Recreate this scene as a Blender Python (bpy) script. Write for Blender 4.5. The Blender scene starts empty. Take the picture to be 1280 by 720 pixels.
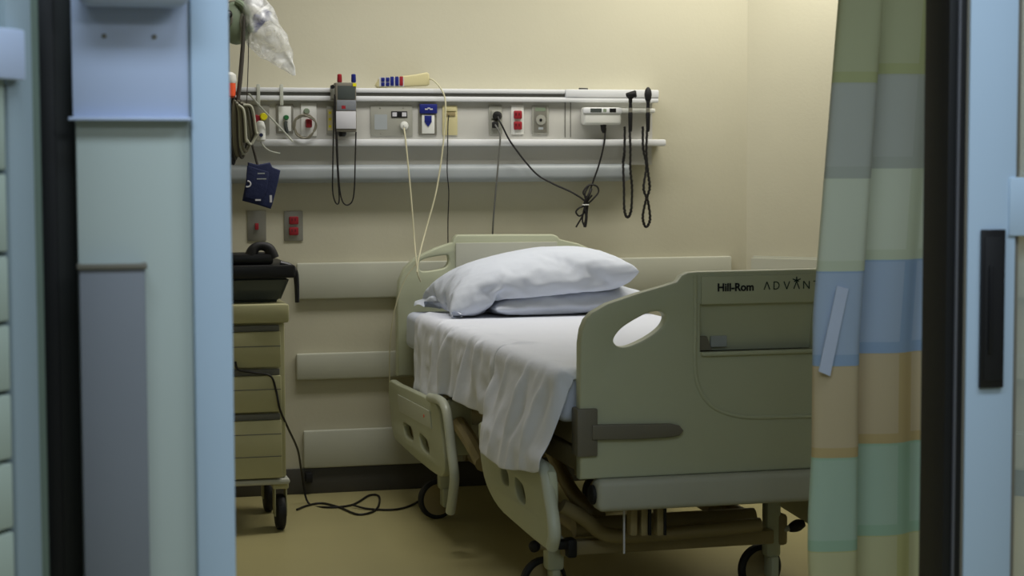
import bpy, bmesh, math, random
from mathutils import Vector, Matrix, noise
random.seed(4)
S = bpy.context.scene
COL = S.collection
# ------------------------------------------------------------------ camera
F_PX, PITCH, ROLL, YAW, DIST = 2290.0, math.radians(3.93), math.radians(-.169), math.radians(14.54), 7.6
CAM = Vector((-DIST*math.sin(YAW), -DIST*math.cos(YAW), 1.343))
FW = Vector((math.sin(YAW)*math.cos(PITCH), math.cos(YAW)*math.cos(PITCH), -math.sin(PITCH)))
_rt = Vector((math.cos(YAW), -math.sin(YAW), 0)); _up = _rt.cross(FW)
RT = _rt*math.cos(ROLL) + _up*math.sin(ROLL); UP = -_rt*math.sin(ROLL) + _up*math.cos(ROLL)
cd = bpy.data.cameras.new('camera'); co = bpy.data.objects.new('camera', cd); COL.objects.link(co)
M3 = Matrix((RT, UP, -FW)).transposed()
co.matrix_world = Matrix.Translation(CAM) @ M3.to_4x4()
cd.sensor_width = 36; cd.lens = F_PX/1280*36; cd.clip_start = .05
cd.dof.use_dof = True; cd.dof.focus_distance = 6.4; cd.dof.aperture_fstop = 6.5
S.camera = co
# ------------------------------------------------------------------ light
w = bpy.data.worlds.new('world'); S.world = w; w.use_nodes = True
w.node_tree.nodes['Background'].inputs[0].default_value = (.78, .88, 1, 1)
w.node_tree.nodes['Background'].inputs[1].default_value = .13
S.view_settings.view_transform = 'Standard'; S.view_settings.look = 'None'
S.view_settings.exposure = 0; S.view_settings.gamma = 1; S.view_settings.use_curve_mapping = False
def area(name, loc, size, power, col, rot=(0, 0, 0), spread=180):
    l = bpy.data.lights.new(name, 'AREA'); l.shape = 'RECTANGLE'; l.size, l.size_y = size
    l.energy = power; l.color = col; l.spread = math.radians(spread)
    o = bpy.data.objects.new(name, l); o.location = loc; o.rotation_euler = rot; COL.objects.link(o); return o
area('room_lamp', (.88, -.56, 2.56), (1.2, .25), 17, (1, .965, .88), spread=170)
area('bed_lamp', (-.5, -.78, 2.56), (1.2, .3), 12.5, (1, .98, .95), spread=150)
area('hall_lamp', (-2.0, -5.5, 2.55), (1.6, .4), 22, (.70, .84, 1), spread=180)
area('hall_lamp', (-.2, -5.45, 2.55), (1.2, .4), 16, (.72, .85, 1), spread=180)
area('hall_lamp', (-.9, -6.9, 2.55), (1.4, .5), 22, (.80, .90, 1), spread=180)  # extra unseen hall light, added to lift the curtain and footboard

area('entry_fill', (.0, -4.35, 2.56), (1.0, .3), 4.5, (.84, .93, 1))  # unseen fill light, added to brighten the curtain and footboard

# ------------------------------------------------------------------ helpers
def P(ax, c, px, py):
    "the point of the plane axis=c that the photograph shows at px, py"
    d = FW + RT*((px-640)/F_PX) + UP*((360-py)/F_PX)
    return CAM + d*((c-CAM[ax])/d[ax])
def XZ(y, px, py): q = P(1, y, px, py); return q.x, q.z
def lin(c): c /= 255.; return c/12.92 if c <= .04045 else ((c+.055)/1.055)**2.4
def rgb(*c): return tuple(lin(v) for v in c)+(1,)
def mat(name, c, rough=.5, metal=0, spec=.4, noise_amt=.06, nscale=8, bump=0, bscale=60, **kw):
    m = bpy.data.materials.new(name); m.use_nodes = True; t = m.node_tree; n = t.nodes; b = n['Principled BSDF']
    b.inputs['Roughness'].default_value = rough; b.inputs['Metallic'].default_value = metal
    b.inputs['Specular IOR Level'].default_value = spec
    for k, v in kw.items(): b.inputs[k.replace('_', ' ')].default_value = v
    tc = n.new('ShaderNodeTexCoord'); nz = n.new('ShaderNodeTexNoise'); nz.inputs['Scale'].default_value = nscale; nz.inputs['Detail'].default_value = 4
    t.links.new(tc.outputs['Object'], nz.inputs['Vector'])
    mx = n.new('ShaderNodeMix'); mx.data_type = 'RGBA'
    col = rgb(*c)
    mx.inputs[6].default_value = tuple(v*(1-noise_amt) for v in col[:3])+(1,); mx.inputs[7].default_value = tuple(min(1, v*(1+noise_amt)) for v in col[:3])+(1,)
    t.links.new(nz.outputs['Fac'], mx.inputs[0]); t.links.new(mx.outputs[2], b.inputs['Base Color'])
    if bump:
        n2 = n.new('ShaderNodeTexNoise'); n2.inputs['Scale'].default_value = bscale; n2.inputs['Detail'].default_value = 5
        t.links.new(tc.outputs['Object'], n2.inputs['Vector'])
        bp = n.new('ShaderNodeBump'); bp.inputs['Strength'].default_value = bump; bp.inputs['Distance'].default_value = .01
        t.links.new(n2.outputs['Fac'], bp.inputs['Height']); t.links.new(bp.outputs['Normal'], b.inputs['Normal'])
    return m
M = dict(
 wall=mat('wall_paint', (198, 194, 172), .8, bump=.05, bscale=90, noise_amt=.02),
 bumper=mat('bumper_vinyl', (194, 195, 180), .5, noise_amt=.02),
 cove=mat('cove_base_rubber', (72, 70, 64), .6),
 floor=mat('floor_vinyl', (172, 163, 116), .42, noise_amt=.07, nscale=3, spec=.4),
 ceil=mat('ceiling_tile', (225, 222, 212), .9),
 hallwall=mat('hall_wall_paint', (165, 170, 172), .8),
 bed=mat('bed_plastic', (184, 188, 162), .42, noise_amt=.03),
 bedlt=mat('bed_tube_enamel', (190, 194, 176), .35, noise_amt=.03),
 bedgrey=mat('bumper_grey_plastic', (178, 179, 166), .5),
 bracket=mat('grey_bracket_plastic', (112, 108, 96), .5),
 frame=mat('bed_frame_enamel', (150, 136, 98), .45),
 sheet=mat('white_cotton', (222, 226, 238), .85, noise_amt=.02, bump=.12, bscale=35, Sheen_Weight=.2),
 fitted=mat('fitted_cotton', (208, 215, 230), .85, noise_amt=.02, bump=.1, bscale=30),
 pillow=mat('pillowcase_cotton', (206, 212, 224), .85, noise_amt=.02, bump=.15, bscale=28),
 black=mat('black_plastic', (22, 22, 24), .4),
 rubber=mat('black_rubber', (20, 20, 22), .6),
 cord=mat('black_cord', (24, 22, 22), .5),
 greycord=mat('grey_cord', (105, 105, 100), .5),
 cream=mat('cream_cord', (205, 200, 168), .5),
 white=mat('white_plastic', (225, 226, 220), .35, noise_amt=.02),
 hwpanel=mat('headwall_panel_laminate', (196, 195, 188), .5, noise_amt=.015),
 hwrail=mat('headwall_rail_enamel', (222, 224, 226), .3, noise_amt=.015),
 trough=mat('headwall_trough_enamel', (160, 166, 168), .4, noise_amt=.02),
 groove=mat('headwall_groove', (110, 110, 104), .6),
 steel=mat('brushed_steel', (150, 148, 138), .4, metal=.6, noise_amt=.04),
 plategrey=mat('plate_grey', (156, 156, 146), .45),
 platebeige=mat('plate_beige', (205, 196, 150), .45),
 red=mat('red_plastic', (150, 34, 44), .45),
 orange=mat('orange_plastic', (235, 90, 50), .4),
 blue=mat('blue_plastic', (30, 40, 120), .4),
 navy=mat('navy_nylon', (24, 34, 72), .7, bump=.2, bscale=80),
 yellow=mat('yellow_plastic', (225, 215, 30), .4),
 green=mat('green_plastic', (40, 110, 60), .4),
 palegreen=mat('pale_green_silicone', (132, 146, 124), .5),
 cart=mat('cart_plastic', (180, 177, 138), .5, noise_amt=.03),
 cartlip=mat('cart_grey_lip', (112, 112, 106), .5),
 darkhose=mat('dark_hose', (70, 66, 60), .6),
 hose=mat('grey_hose', (128, 124, 108), .6),
 cabpost=mat('cabinet_post_grey', (136, 150, 156), .5, noise_amt=.02), cabtrim=mat('cabinet_edge_trim', (92, 106, 94), .6),
 palehose=mat('pale_hose', (168, 168, 150), .5),
 jamb=mat('jamb_aluminium', (176, 196, 214), .4, noise_amt=.01),
 post=mat('door_post_paint', (178, 188, 182), .5, noise_amt=.02),
 gasket=mat('black_gasket', (16, 17, 18), .5),
 gasketline=mat('gasket_grey_line', (92, 92, 96), .5),
 darkframe=mat('dark_bronze_frame', (34, 36, 34), .5),
 holder=mat('holder_white_plastic', (182, 194, 218), .4, noise_amt=.01),
 bin=mat('grey_chart_bin', (120, 124, 130), .6),
 cabinet=mat('cabinet_plastic', (168, 180, 168), .5),
 ink=mat('ink', (14, 18, 22), .6),
 inkgreen=mat('ink_green', (16, 44, 40), .6),
 screen=mat('grey_screen', (74, 80, 78), .25),
 paper=mat('paper_label', (200, 200, 205), .7),
 tubing=mat('clear_tubing', (205, 208, 196), .3, Alpha=.75),
)
def bagmat():
    m = bpy.data.materials.new('clear_plastic_film'); m.use_nodes = True; t = m.node_tree; n = t.nodes; b = n['Principled BSDF']
    b.inputs['Base Color'].default_value = (.82, .84, .84, 1); b.inputs['Roughness'].default_value = .15
    tc = n.new('ShaderNodeTexCoord'); v = n.new('ShaderNodeTexNoise'); v.inputs['Scale'].default_value = 14; v.inputs['Detail'].default_value = 6; v.inputs['Distortion'].default_value = 1.5
    r = n.new('ShaderNodeValToRGB'); r.color_ramp.elements[0].position = .42; r.color_ramp.elements[0].color = (.26, .26, .26, 1)
    r.color_ramp.elements[1].position = .68; r.color_ramp.elements[1].color = (.8, .8, .8, 1)
    t.links.new(tc.outputs['Object'], v.inputs['Vector']); t.links.new(v.outputs['Fac'], r.inputs[0]); t.links.new(r.outputs[0], b.inputs['Alpha'])
    return m
M['bag'] = bagmat()
def glassmat():
    m = bpy.data.materials.new('door_glass'); m.use_nodes = True; b = m.node_tree.nodes['Principled BSDF']
    b.inputs['Base Color'].default_value = (.5, .56, .52, 1); b.inputs['Alpha'].default_value = .35; b.inputs['Roughness'].default_value = .05
    return m
M['glass'] = glassmat()

ORG = {}
def obj(name, bm, m, parent=None, smooth=True, angle=35, kind=None):
    me = bpy.data.meshes.new(name)
    bmesh.ops.recalc_face_normals(bm, faces=bm.faces)
    if parent is not None: org = ORG[parent.name]
    else:
        xs = [v.co.x for v in bm.verts]; ys = [v.co.y for v in bm.verts]; zs = [v.co.z for v in bm.verts]
        org = Vector(((min(xs)+max(xs))/2, (min(ys)+max(ys))/2, min(zs)))
    bmesh.ops.translate(bm, verts=bm.verts, vec=-org)
    bm.to_mesh(me); bm.free(); me.materials.append(m)
    if smooth:
        for p in me.polygons: p.use_smooth = True
        try: me.set_sharp_from_angle(angle=math.radians(angle))
        except Exception: pass
    o = bpy.data.objects.new(name, me); COL.objects.link(o)
    if parent is not None: o.parent = parent
    else: o.location = org
    ORG[o.name] = org
    if kind: o['kind'] = kind
    return o
def thing(name, label, cat, loc, group=None):
    o = bpy.data.objects.new(name, None); o.empty_display_size = .1; COL.objects.link(o); o.location = loc
    ORG[o.name] = Vector(loc); return tag(o, label, cat, group)
def tag(o, label, cat, group=None):
    o['label'] = label; o['category'] = cat
    if group: o['group'] = group
    return o
def B(): return bmesh.new()
def box(bm, x0, x1, y0, y1, z0, z1, bev=0, seg=2):
    r = bmesh.ops.create_cube(bm, size=1); vs = r['verts']
    for v in vs: v.co = Vector((x0+(x1-x0)*(v.co.x+.5), y0+(y1-y0)*(v.co.y+.5), z0+(z1-z0)*(v.co.z+.5)))
    if bev:
        es = list({e for v in vs for e in v.link_edges})
        bmesh.ops.bevel(bm, geom=es, offset=bev, segments=seg, affect='EDGES', clamp_overlap=True, profile=.5)
    return bm
def bx(*a, **k): return box(B(), *a, **k)
def cyl(bm, a, b, r, r2=None, seg=24):
    a = Vector(a); b = Vector(b); d = b-a
    mx = Matrix.Translation((a+b)/2) @ d.to_track_quat('Z', 'Y').to_matrix().to_4x4()
    bmesh.ops.create_cone(bm, cap_ends=True, segments=seg, radius1=r, radius2=r if r2 is None else r2, depth=d.length, matrix=mx); return bm
def ball(bm, c, r, sc=(1, 1, 1)):
    bmesh.ops.create_uvsphere(bm, u_segments=20, v_segments=12, radius=r, matrix=Matrix.Translation(c) @ Matrix.Diagonal((*sc, 1))); return bm
def spline(pts, n=8):
    pts = [Vector(p) for p in pts]
    if len(pts) < 3: return pts
    q = [pts[0]*2-pts[1]]+pts+[pts[-1]*2-pts[-2]]; out = []
    for i in range(1, len(q)-2):
        p0, p1, p2, p3 = q[i-1:i+3]
        for k in range(n):
            t = k/n
            out.append(.5*((2*p1)+(-p0+p2)*t+(2*p0-5*p1+4*p2-p3)*t*t+(-p0+3*p1-3*p2+p3)*t**3))
    out.append(pts[-1]); return out
def tube(bm, pts, r, n=8, seg=10, smooth=True, flat=None):
    p = spline(pts, n) if smooth else [Vector(q) for q in pts]
    R = r if callable(r) else (lambda t: r)
    rings = []; prev = None
    for i, c in enumerate(p):
        t = (p[min(i+1, len(p)-1)]-p[max(i-1, 0)]).normalized()
        if prev is None: a = t.orthogonal().normalized()
        else:
            a = prev-t*prev.dot(t)
            a = a.normalized() if a.length > 1e-6 else t.orthogonal().normalized()
        prev = a; b = t.cross(a); rr = R(i/(len(p)-1))
        rings.append([bm.verts.new(c+(a*math.cos(k*2*math.pi/seg)+b*math.sin(k*2*math.pi/seg))*rr) for k in range(seg)])
    for i in range(len(rings)-1):
        for k in range(seg): bm.faces.new((rings[i][k], rings[i][(k+1) % seg], rings[i+1][(k+1) % seg], rings[i+1][k]))
    bm.faces.new(rings[0][::-1]); bm.faces.new(rings[-1]); return bm
def torus(bm, c, R, r, axis='x', seg=36, s2=10, a0=0, a1=2*math.pi):
    pts = []
    full = abs(a1-a0-2*math.pi) < 1e-3
    for i in range(seg+1):
        a = a0+(a1-a0)*i/seg
        d = {'x': (0, math.cos(a), math.sin(a)), 'y': (math.cos(a), 0, math.sin(a)), 'z': (math.cos(a), math.sin(a), 0)}[axis]
        pts.append(Vector(c)+Vector(d)*R)
    return tube(bm, pts, r, smooth=False, seg=s2)
def extrude_outline(outline, holes, plane, c0, c1, bevel=.004):
    "filled outline with holes; plane 'xz' (depth along y) or 'yz' (depth along x)"
    cu = bpy.data.curves.new('tmp', 'CURVE'); cu.dimensions = '2D'; cu.fill_mode = 'BOTH'
    th = abs(c1-c0); cu.extrude = th/2-bevel; cu.bevel_depth = bevel; cu.bevel_resolution = 2; cu.offset = -bevel
    for loop in [outline]+list(holes):
        s = cu.splines.new('POLY'); s.points.add(len(loop)-1)
        for q, (a, b) in zip(s.points, loop): q.co = (a, b, 0, 1)
        s.use_cyclic_u = True
    o = bpy.data.objects.new('tmp', cu); COL.objects.link(o)
    dg = bpy.context.evaluated_depsgraph_get(); me = bpy.data.meshes.new_from_object(o.evaluated_get(dg))
    bpy.data.objects.remove(o); bm = B(); bm.from_mesh(me); bpy.data.meshes.remove(me)
    bmesh.ops.remove_doubles(bm, verts=bm.verts, dist=1e-5)
    mid = (c0+c1)/2
    for v in bm.verts:
        a, b, d = v.co
        v.co = Vector((a, mid+d, b)) if plane == 'xz' else Vector((mid+d, a, b))
    return bm
def text_bm(s, size, x, y, z, off=0, th=.001, fit=None):
    cu = bpy.data.curves.new('tmp', 'FONT'); cu.body = s; cu.size = size; cu.offset = off; cu.extrude = th
    o = bpy.data.objects.new('tmp', cu); COL.objects.link(o)
    dg = bpy.context.evaluated_depsgraph_get(); me = bpy.data.meshes.new_from_object(o.evaluated_get(dg))
    bpy.data.objects.remove(o); bm = B(); bm.from_mesh(me); bpy.data.meshes.remove(me)
    w0 = min(v.co.x for v in bm.verts); w1 = max(v.co.x for v in bm.verts); k = (fit/(w1-w0)) if fit else 1
    for v in bm.verts: v.co = Vector((x+(v.co.x-w0)*k, y-v.co.z, z+v.co.y))
    return bm
def smooth2d(pts, n=5):
    p = [Vector((a, b, 0)) for a, b in pts]; N = len(p); out = []
    for i in range(N):
        p0, p1, p2, p3 = p[i-1], p[i], p[(i+1) % N], p[(i+2) % N]
        for k in range(n):
            t = k/n; q = .5*((2*p1)+(-p0+p2)*t+(2*p0-5*p1+4*p2-p3)*t*t+(-p0+3*p1-3*p2+p3)*t**3); out.append((q.x, q.y))
    return out
def plane_poly(pts, thick, direction):
    bm = B(); vs = [bm.verts.new(p) for p in pts]; f = bm.faces.new(vs)
    r = bmesh.ops.extrude_face_region(bm, geom=[f]); d = Vector(direction)*thick
    bmesh.ops.translate(bm, verts=[g for g in r['geom'] if isinstance(g, bmesh.types.BMVert)], vec=d); return bm
def lathe(bm, c, prof, axis=Vector((0, 0, 1)), seg=24):
    q = axis.to_track_quat('Z', 'Y'); rings = []
    for r, h in prof: rings.append([bm.verts.new(Vector(c)+q @ Vector((r*math.cos(k*2*math.pi/seg), r*math.sin(k*2*math.pi/seg), h))) for k in range(seg)])
    for i in range(len(rings)-1):
        for k in range(seg): bm.faces.new((rings[i][k], rings[i][(k+1) % seg], rings[i+1][(k+1) % seg], rings[i+1][k]))
    bm.faces.new(rings[0][::-1]); bm.faces.new(rings[-1]); return bm

# ------------------------------------------------------------------ room shell
XC = 1.04                                  # corner where the back wall meets the splayed wall
obj('floor', bx(-3.6, 3.2, -9, .1, -.1, 0), M['floor'], smooth=False, kind='structure')
obj('ceiling', bx(-3.6, 3.2, -9, .1, 2.6, 2.7), M['ceil'], smooth=False, kind='structure')
obj('wall_back', bx(-2.1, XC+.04, 0, .1, 0, 2.6), M['wall'], smooth=False, kind='structure')
obj('wall_left', bx(-2.1, -2.0, -4.5, 0, 0, 2.6), M['wall'], smooth=False, kind='structure')
D45 = Vector((.725, -.689, 0)).normalized(); N45 = Vector((-.689, -.725, 0)).normalized()
c0 = Vector((XC, 0, 0)); LW = 1.3
def wall45(s0, s1, z0, z1, th, front=0):
    a = c0+D45*s0+N45*front; b = c0+D45*s1+N45*front
    pts = [a, b, b-N45*th, a-N45*th]
    bm = B(); lo = [bm.verts.new(p+Vector((0, 0, z0))) for p in pts]; hi = [bm.verts.new(p+Vector((0, 0, z1))) for p in pts]
    bm.faces.new(lo[::-1]); bm.faces.new(hi)
    for i in range(4): bm.faces.new((lo[i], lo[(i+1) % 4], hi[(i+1) % 4], hi[i]))
    return bm
obj('wall_corner', wall45(0, LW, 0, 2.6, .1), M['wall'], smooth=False, kind='structure')
e = c0+D45*LW
obj('wall_right', bx(e.x-.005, e.x+.1, -4.5, e.y+.02, 0, 2.6), M['wall'], smooth=False, kind='structure')
# bumper rails on the back wall and the splayed wall
def bumper_bm(x0, x1, z0, z1):
    bm = bx(x0, x1, -.028, -.0005, z0, z1, bev=.009)
    return bm
for nm, (x0, x1, z0, z1) in {'trim_1': (-.90, .965, .793, .94), 'trim_2': (-.905, .965, .466, .574), 'trim_3': (-.88, .965, .106, .26)}.items():
    obj(nm, bumper_bm(x0, x1, z0, z1), M['bumper'], kind='structure')
for nm, (z0, z1) in {'trim_4': (.793, .94), 'trim_5': (.466, .574), 'trim_6': (.106, .26)}.items():
    bm = wall45(.03, LW-.05, z0, z1, .0275, front=.028)
    bmesh.ops.bevel(bm, geom=list(bm.edges), offset=.009, segments=2, affect='EDGES')
    obj(nm, bm, M['bumper'], kind='structure')
obj('baseboard_back', bx(-2.0, XC-.005, -.012, -.0005, 0, .104, bev=.003), M['cove'], kind='structure')
obj('baseboard_corner', wall45(.02, LW-.03, 0, .104, .0115, front=.012), M['cove'], smooth=False, kind='structure')

# wall between room and hall, with the sliding door opening x -1.62 .. -.445
YD = -4.6
obj('wall_hall_left', bx(-3.6, -1.93, YD+.002, YD+.12, 0, 2.6), M['hallwall'], smooth=False, kind='structure')
obj('wall_hall_top', bx(-1.93, 3.2, YD+.002, YD+.12, 2.15, 2.6), M['hallwall'], smooth=False, kind='structure')
obj('wall_hall_right', bx(.62, 3.2, YD+.002, YD+.12, 0, 2.15), M['hallwall'], smooth=False, kind='structure')

# ------------------------------------------------------------------ left door post
dp = thing('door_post', 'pale painted door post with blue-white aluminium edge at left of the opening', 'door post', (-1.74, YD, 0))
dp['kind'] = 'structure'; del dp['label']; del dp['category']; dp.name = 'door_1'; ORG['door_1'] = Vector((-1.74, YD, 0))
obj('post_panel', bx(-1.85, -1.684, YD, YD+.10, 0, 2.15, bev=.002), M['post'], dp)
obj('jamb', bx(-1.684, -1.627, YD-.012, YD+.10, 0, 2.15, bev=.004), M['jamb'], dp)
obj('recess_frame', bx(-1.93, -1.8505, YD+.035, YD+.11, 0, 2.15, bev=.002), M['darkframe'], dp)
obj('gasket', bx(-1.90, -1.878, YD+.02, YD+.036, 0, 2.15, bev=.002), M['gasket'], dp)

# glove box holder on the post
x0, z0 = XZ(YD, 92, 150); x1, _ = XZ(YD, 236, 150)
gh = thing('wall_holder', 'white open plastic holder with two dark screws high on the door post', 'holder', (x0, YD, z0))
obj('back_plate', bx(x0-.001, x1, YD-.006, YD-.0005, z0, 1.62, bev=.001), M['holder'], gh)
obj('lip', bx(x0-.008, x1+.002, YD-.022, YD-.006, z0-.001, z0+.004, bev=.0015), M['holder'], gh)
for px, py in ((130, 45), (193, 46)):
    x, z = XZ(YD-.006, px, py); obj('screw', lathe(B(), (x, YD-.006, z), [(.0035, 0), (.0035, .0015), (.001, .003)], Vector((0, -1, 0))), M['bracket'], gh)
x, z = XZ(YD, 95, 8)
bm = bx(x, x1+.002, YD-.075, YD-.0065, z-.002, z+.13, bev=.02, seg=4)
tag(obj('sanitizer_dispenser', bm, M['holder']), 'rounded white dispenser cut off by the top of the frame above the holder', 'dispenser')
# chart bin low on the post
x0, z1 = XZ(YD, 98, 329); x1, _ = XZ(YD, 180, 329)
cb = thing('chart_bin', 'grey wall bin with a light rim low on the door post', 'bin', (x0, YD, .55))
YB = YD-.03
bm = B(); box(bm, x0, x1, YB, YD-.001, .55, z1-.006, bev=.003)
obj('body', bm, M['bin'], cb)
bm = B(); box(bm, x0-.003, x1+.003, YB-.004, YB+.004, z1-.008, z1, bev=.0015); box(bm, x0-.003, x0+.004, YB+.002, YD-.001, z1-.008, z1, bev=.0015); box(bm, x1-.004, x1+.003, YB+.002, YD-.001, z1-.008, z1, bev=.0015)
obj('rim', bm, M['bracket'], cb)

# ------------------------------------------------------------------ right sliding door
d2 = bpy.data.objects.new('door_2', None); COL.objects.link(d2); d2.location = (-.4, YD, 0); ORG['door_2'] = Vector((-.4, YD, 0)); d2['kind'] = 'structure'
bm = bx(-.4095, -.321, YD, YD+.04, .005, 2.14, bev=.003); obj('stile', bm, M['jamb'], d2)
obj('stile', bx(.53, .615, YD, YD+.04, .005, 2.14, bev=.003), M['jamb'], d2)
_, za = XZ(YD, 1262, 222); _, zb = XZ(YD, 1262, 295)
obj('middle_rail', bx(-.3355, .53, YD-.004, YD+.038, zb, za, bev=.002), M['jamb'], d2)
obj('bottom_rail', bx(-.321, .53, YD+.002, YD+.038, .005, .22, bev=.002), M['jamb'], d2)
obj('top_rail', bx(-.321, .53, YD+.002, YD+.038, 2.05, 2.14, bev=.002), M['jamb'], d2)
obj('glass_pane', bx(-.3208, .53, YD+.017, YD+.023, .22, zb-.001), M['glass'], d2, smooth=False)
obj('glass_pane', bx(-.3208, .53, YD+.017, YD+.023, za+.001, 2.05), M['glass'], d2, smooth=False)
obj('glazing_bead', bx(-.3208, -.312, YD+.006, YD+.017, .22, zb-.001, bev=.001), M['bracket'], d2)
obj('glazing_bead', bx(-.3208, -.312, YD+.006, YD+.017, za+.001, 2.05, bev=.001), M['bracket'], d2)
xh0, zh1 = XZ(YD, 1225, 287); xh1, zh0 = XZ(YD, 1252, 484)
ph = bx(xh0, xh1, YD-.007, YD-.0003, zh0, zh1, bev=.002)
hd = obj('pull_handle', ph, M['black'], d2)
obj('pull_recess', bx(xh0+.006, xh1-.006, YD-.0085, YD-.0071, zh0+.012, zh1-.012, bev=.0005), M['rubber'], hd)
obj('pull_ridge', bx(xh0+.013, xh0+.019, YD-.013, YD-.0086, zh0+.06, zh1-.06, bev=.001), M['black'], hd)
obj('gasket', bx(-.446, -.4305, YD+.004, YD+.09, .005, 2.15, bev=.001), M['gasket'], d2)
obj('gasket_line', bx(-.4303, -.4265, YD+.0, YD+.09, .005, 2.15, bev=.001), M['gasketline'], d2)
obj('gasket', bx(-.4263, -.4145, YD+.004, YD+.09, .005, 2.15, bev=.001), M['gasket'], d2)
obj('seal_strip', bx(-.4143, -.4097, YD+.002, YD+.06, .005, 2.15, bev=.001), M['bracket'], d2)

# ------------------------------------------------------------------ headwall panel
YH = -.07
XL, XR = -1.45, .64
hw = thing('headwall_unit', 'long white headwall service panel fixed to the wall above the bed', 'headwall', (-.4, 0, 1.26))
obj('back_panel', bx(XL, XR-.05, YH, -.0005, 1.43, 1.60, bev=.003), M['hwpanel'], hw)
for a, b in ((1.588, 1.608), (1.622, 1.640)):
    obj('accessory_rail', bx(XL, .205 if b > 1.63 else XR-.03, YH-.024, -.0005, a, b, bev=.006), M['hwrail'], hw)
obj('rail_groove', bx(XL, .6, YH-.012, -.0005, 1.605, 1.625), M['groove'], hw, smooth=False)
obj('rail_end_cover', bx(.206, XR-.03, YH-.026, -.0005, 1.607, 1.641, bev=.005), M['hwrail'], hw)
obj('panel_joint', bx(.208, .212, YH-.0015, YH-.0002, 1.445, 1.588), M['groove'], hw, smooth=False)
obj('panel_joint', bx(.232, .235, YH-.0015, YH-.0002, 1.445, 1.588), M['groove'], hw, smooth=False)
obj('ledge', bx(XL, XR, YH-.035, -.0005, 1.408, 1.436, bev=.008), M['hwrail'], hw)
obj('lower_panel', bx(XL, XR-.05, -.062, -.0005, 1.33, 1.408), M['hwpanel'], hw, smooth=False)
bm = bx(XL, .50, -.088, -.0005, 1.262, 1.335, bev=.026, seg=5); obj('lamp_trough', bm, M['trough'], hw)

# plates & outlets on the headwall.  all at y = YH
def plate(name, px0, py0, px1, py1, m, label, cat='outlet', group=None, y=YH, th=.006):
    xa, za = XZ(y-th, px0, py0); xb, zb = XZ(y-th, px1, py1)
    t = thing(name, label, cat, ((xa+xb)/2, y, zb), group)
    obj('cover_plate', bx(xa, xb, y-th, y-.0004, zb, za, bev=.002), m, t)
    return t, (xa, xb, zb, za), y-th
def on_plate(parent, name, y, px, py, r, m, depth=.012, seg=24):
    x, z = XZ(y, px, py); return obj(name, lathe(B(), (x, y-.0002, z), [(r, 0), (r, depth*.8), (r*.8, depth)], Vector((0, -1, 0)), seg), m, parent)
def rect_on(parent, name, y, px0, py0, px1, py1, m, depth=.003, bev=.001):
    xa, za = XZ(y, px0, py0); xb, zb = XZ(y, px1, py1)
    return obj(name, bx(xa, xb, y-depth, y-.0002, zb, za, bev=bev), m, parent)
def duplex(t, y, cx, cy0, cy1, m, w=6.5, h=5.5):
    for cy in (cy0, cy1):
        r = rect_on(t, 'receptacle', y, cx-w, cy-h, cx+w, cy+h, m, .010, .0065)
        for dx in (-2, 2): rect_on(r, 'slot', y-.010, cx+dx-.5, cy-2.5, cx+dx+.5, cy+1, M['black'], .0006, 0)
# oxygen, air, suction outlets at left
t, q, y = plate('gas_outlet', 314, 131, 337, 168, M['steel'], 'steel gas outlet plate with a yellow and a dark red fitting, nearest the door post', 'gas outlet')
on_plate(t, 'red_fitting', y, 320, 149, .017, M['red'], .03); on_plate(t, 'yellow_fitting', y, 328.5, 146, .015, M['yellow'], .04)
t, q, y = plate('gas_outlet', 345, 130, 367, 167, M['steel'], 'steel gas outlet plate with a green fitting, between yellow fitting and coiled tube', 'gas outlet')
rect_on(t, 'face', y, 348, 133, 364, 164, M['white'], .002)
on_plate(t, 'green_fitting', y-.002, 357, 147, .010, M['green'], .03)
bm = tube(B(), [P(1, y-.02, 357, 152), P(1, y-.022, 357, 158), P(1, y-.015, 359, 166)], .008); obj('adapter', bm, M['screen'], t)
t, q, y = plate('gas_outlet', 376, 129, 396, 170, M['white'], 'white outlet plate with dark red connector behind the coiled grey tube', 'gas outlet')
on_plate(t, 'socket', y, 383, 139, .012, M['palegreen'], .01)
x, z = XZ(y, 385, 154); obj('red_connector', bx(x-.012, x+.012, y-.035, y-.0002, z-.018, z+.016, bev=.005), M['red'], t)
bm = B(); C0 = P(1, y-.045, 381, 158)
pts = []
for i in range(60):
    a = i/59*2*math.pi*2.6+.6; r = .043+.004*math.sin(i*.9)
    pts.append(C0+Vector((math.cos(a)*r, -.004*(i/59), math.sin(a)*r*1.02)))
tag(obj('coiled_tube', tube(bm, pts, .0032, n=2, seg=7), M['hose']), 'thin grey tube coiled in a ring on the white outlet', 'tube')
t, q, y = plate('electrical_outlet', 408, 132, 446, 168, M['plategrey'], 'grey outlet plate half hidden behind the black-strapped monitor', 'outlet')
for py in (141, 149, 158): rect_on(t, 'yellow_label', y, 411, py-1.5, 414, py+1.5, M['yellow'], .001, 0)
rect_on(t, 'receptacle', y, 409.5, 137, 415.5, 163, M['platebeige'], .0008, 0)
# large plate with jack & plug
t, q, y = plate('nurse_call_station', 463, 132, 516, 170, M['plategrey'], 'wide grey nurse call plate with a small dark window and round white plug', 'nurse call station')
xa, za = XZ(y, 489, 139); xb, zb = XZ(y, 509, 147)
obj('window', bx(xa, xb, y-.003, y-.0002, zb, za, bev=.001), M['black'], t)
rect_on(t, 'lamp', y-.003, 490.5, 140.5, 496, 145.5, M['paper'], .001, 0); rect_on(t, 'lamp', y-.003, 502.5, 140.5, 508, 145.5, M['paper'], .001, 0)
for px, py in ((475, 135), (504, 135), (476, 167), (505, 167)): on_plate(t, 'screw', y, px, py, .003, M['steel'], .0015, 12)
rect_on(t, 'speaker_grille', y, 468, 143, 484, 162, M['trough'], .0008, 0)
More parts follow.
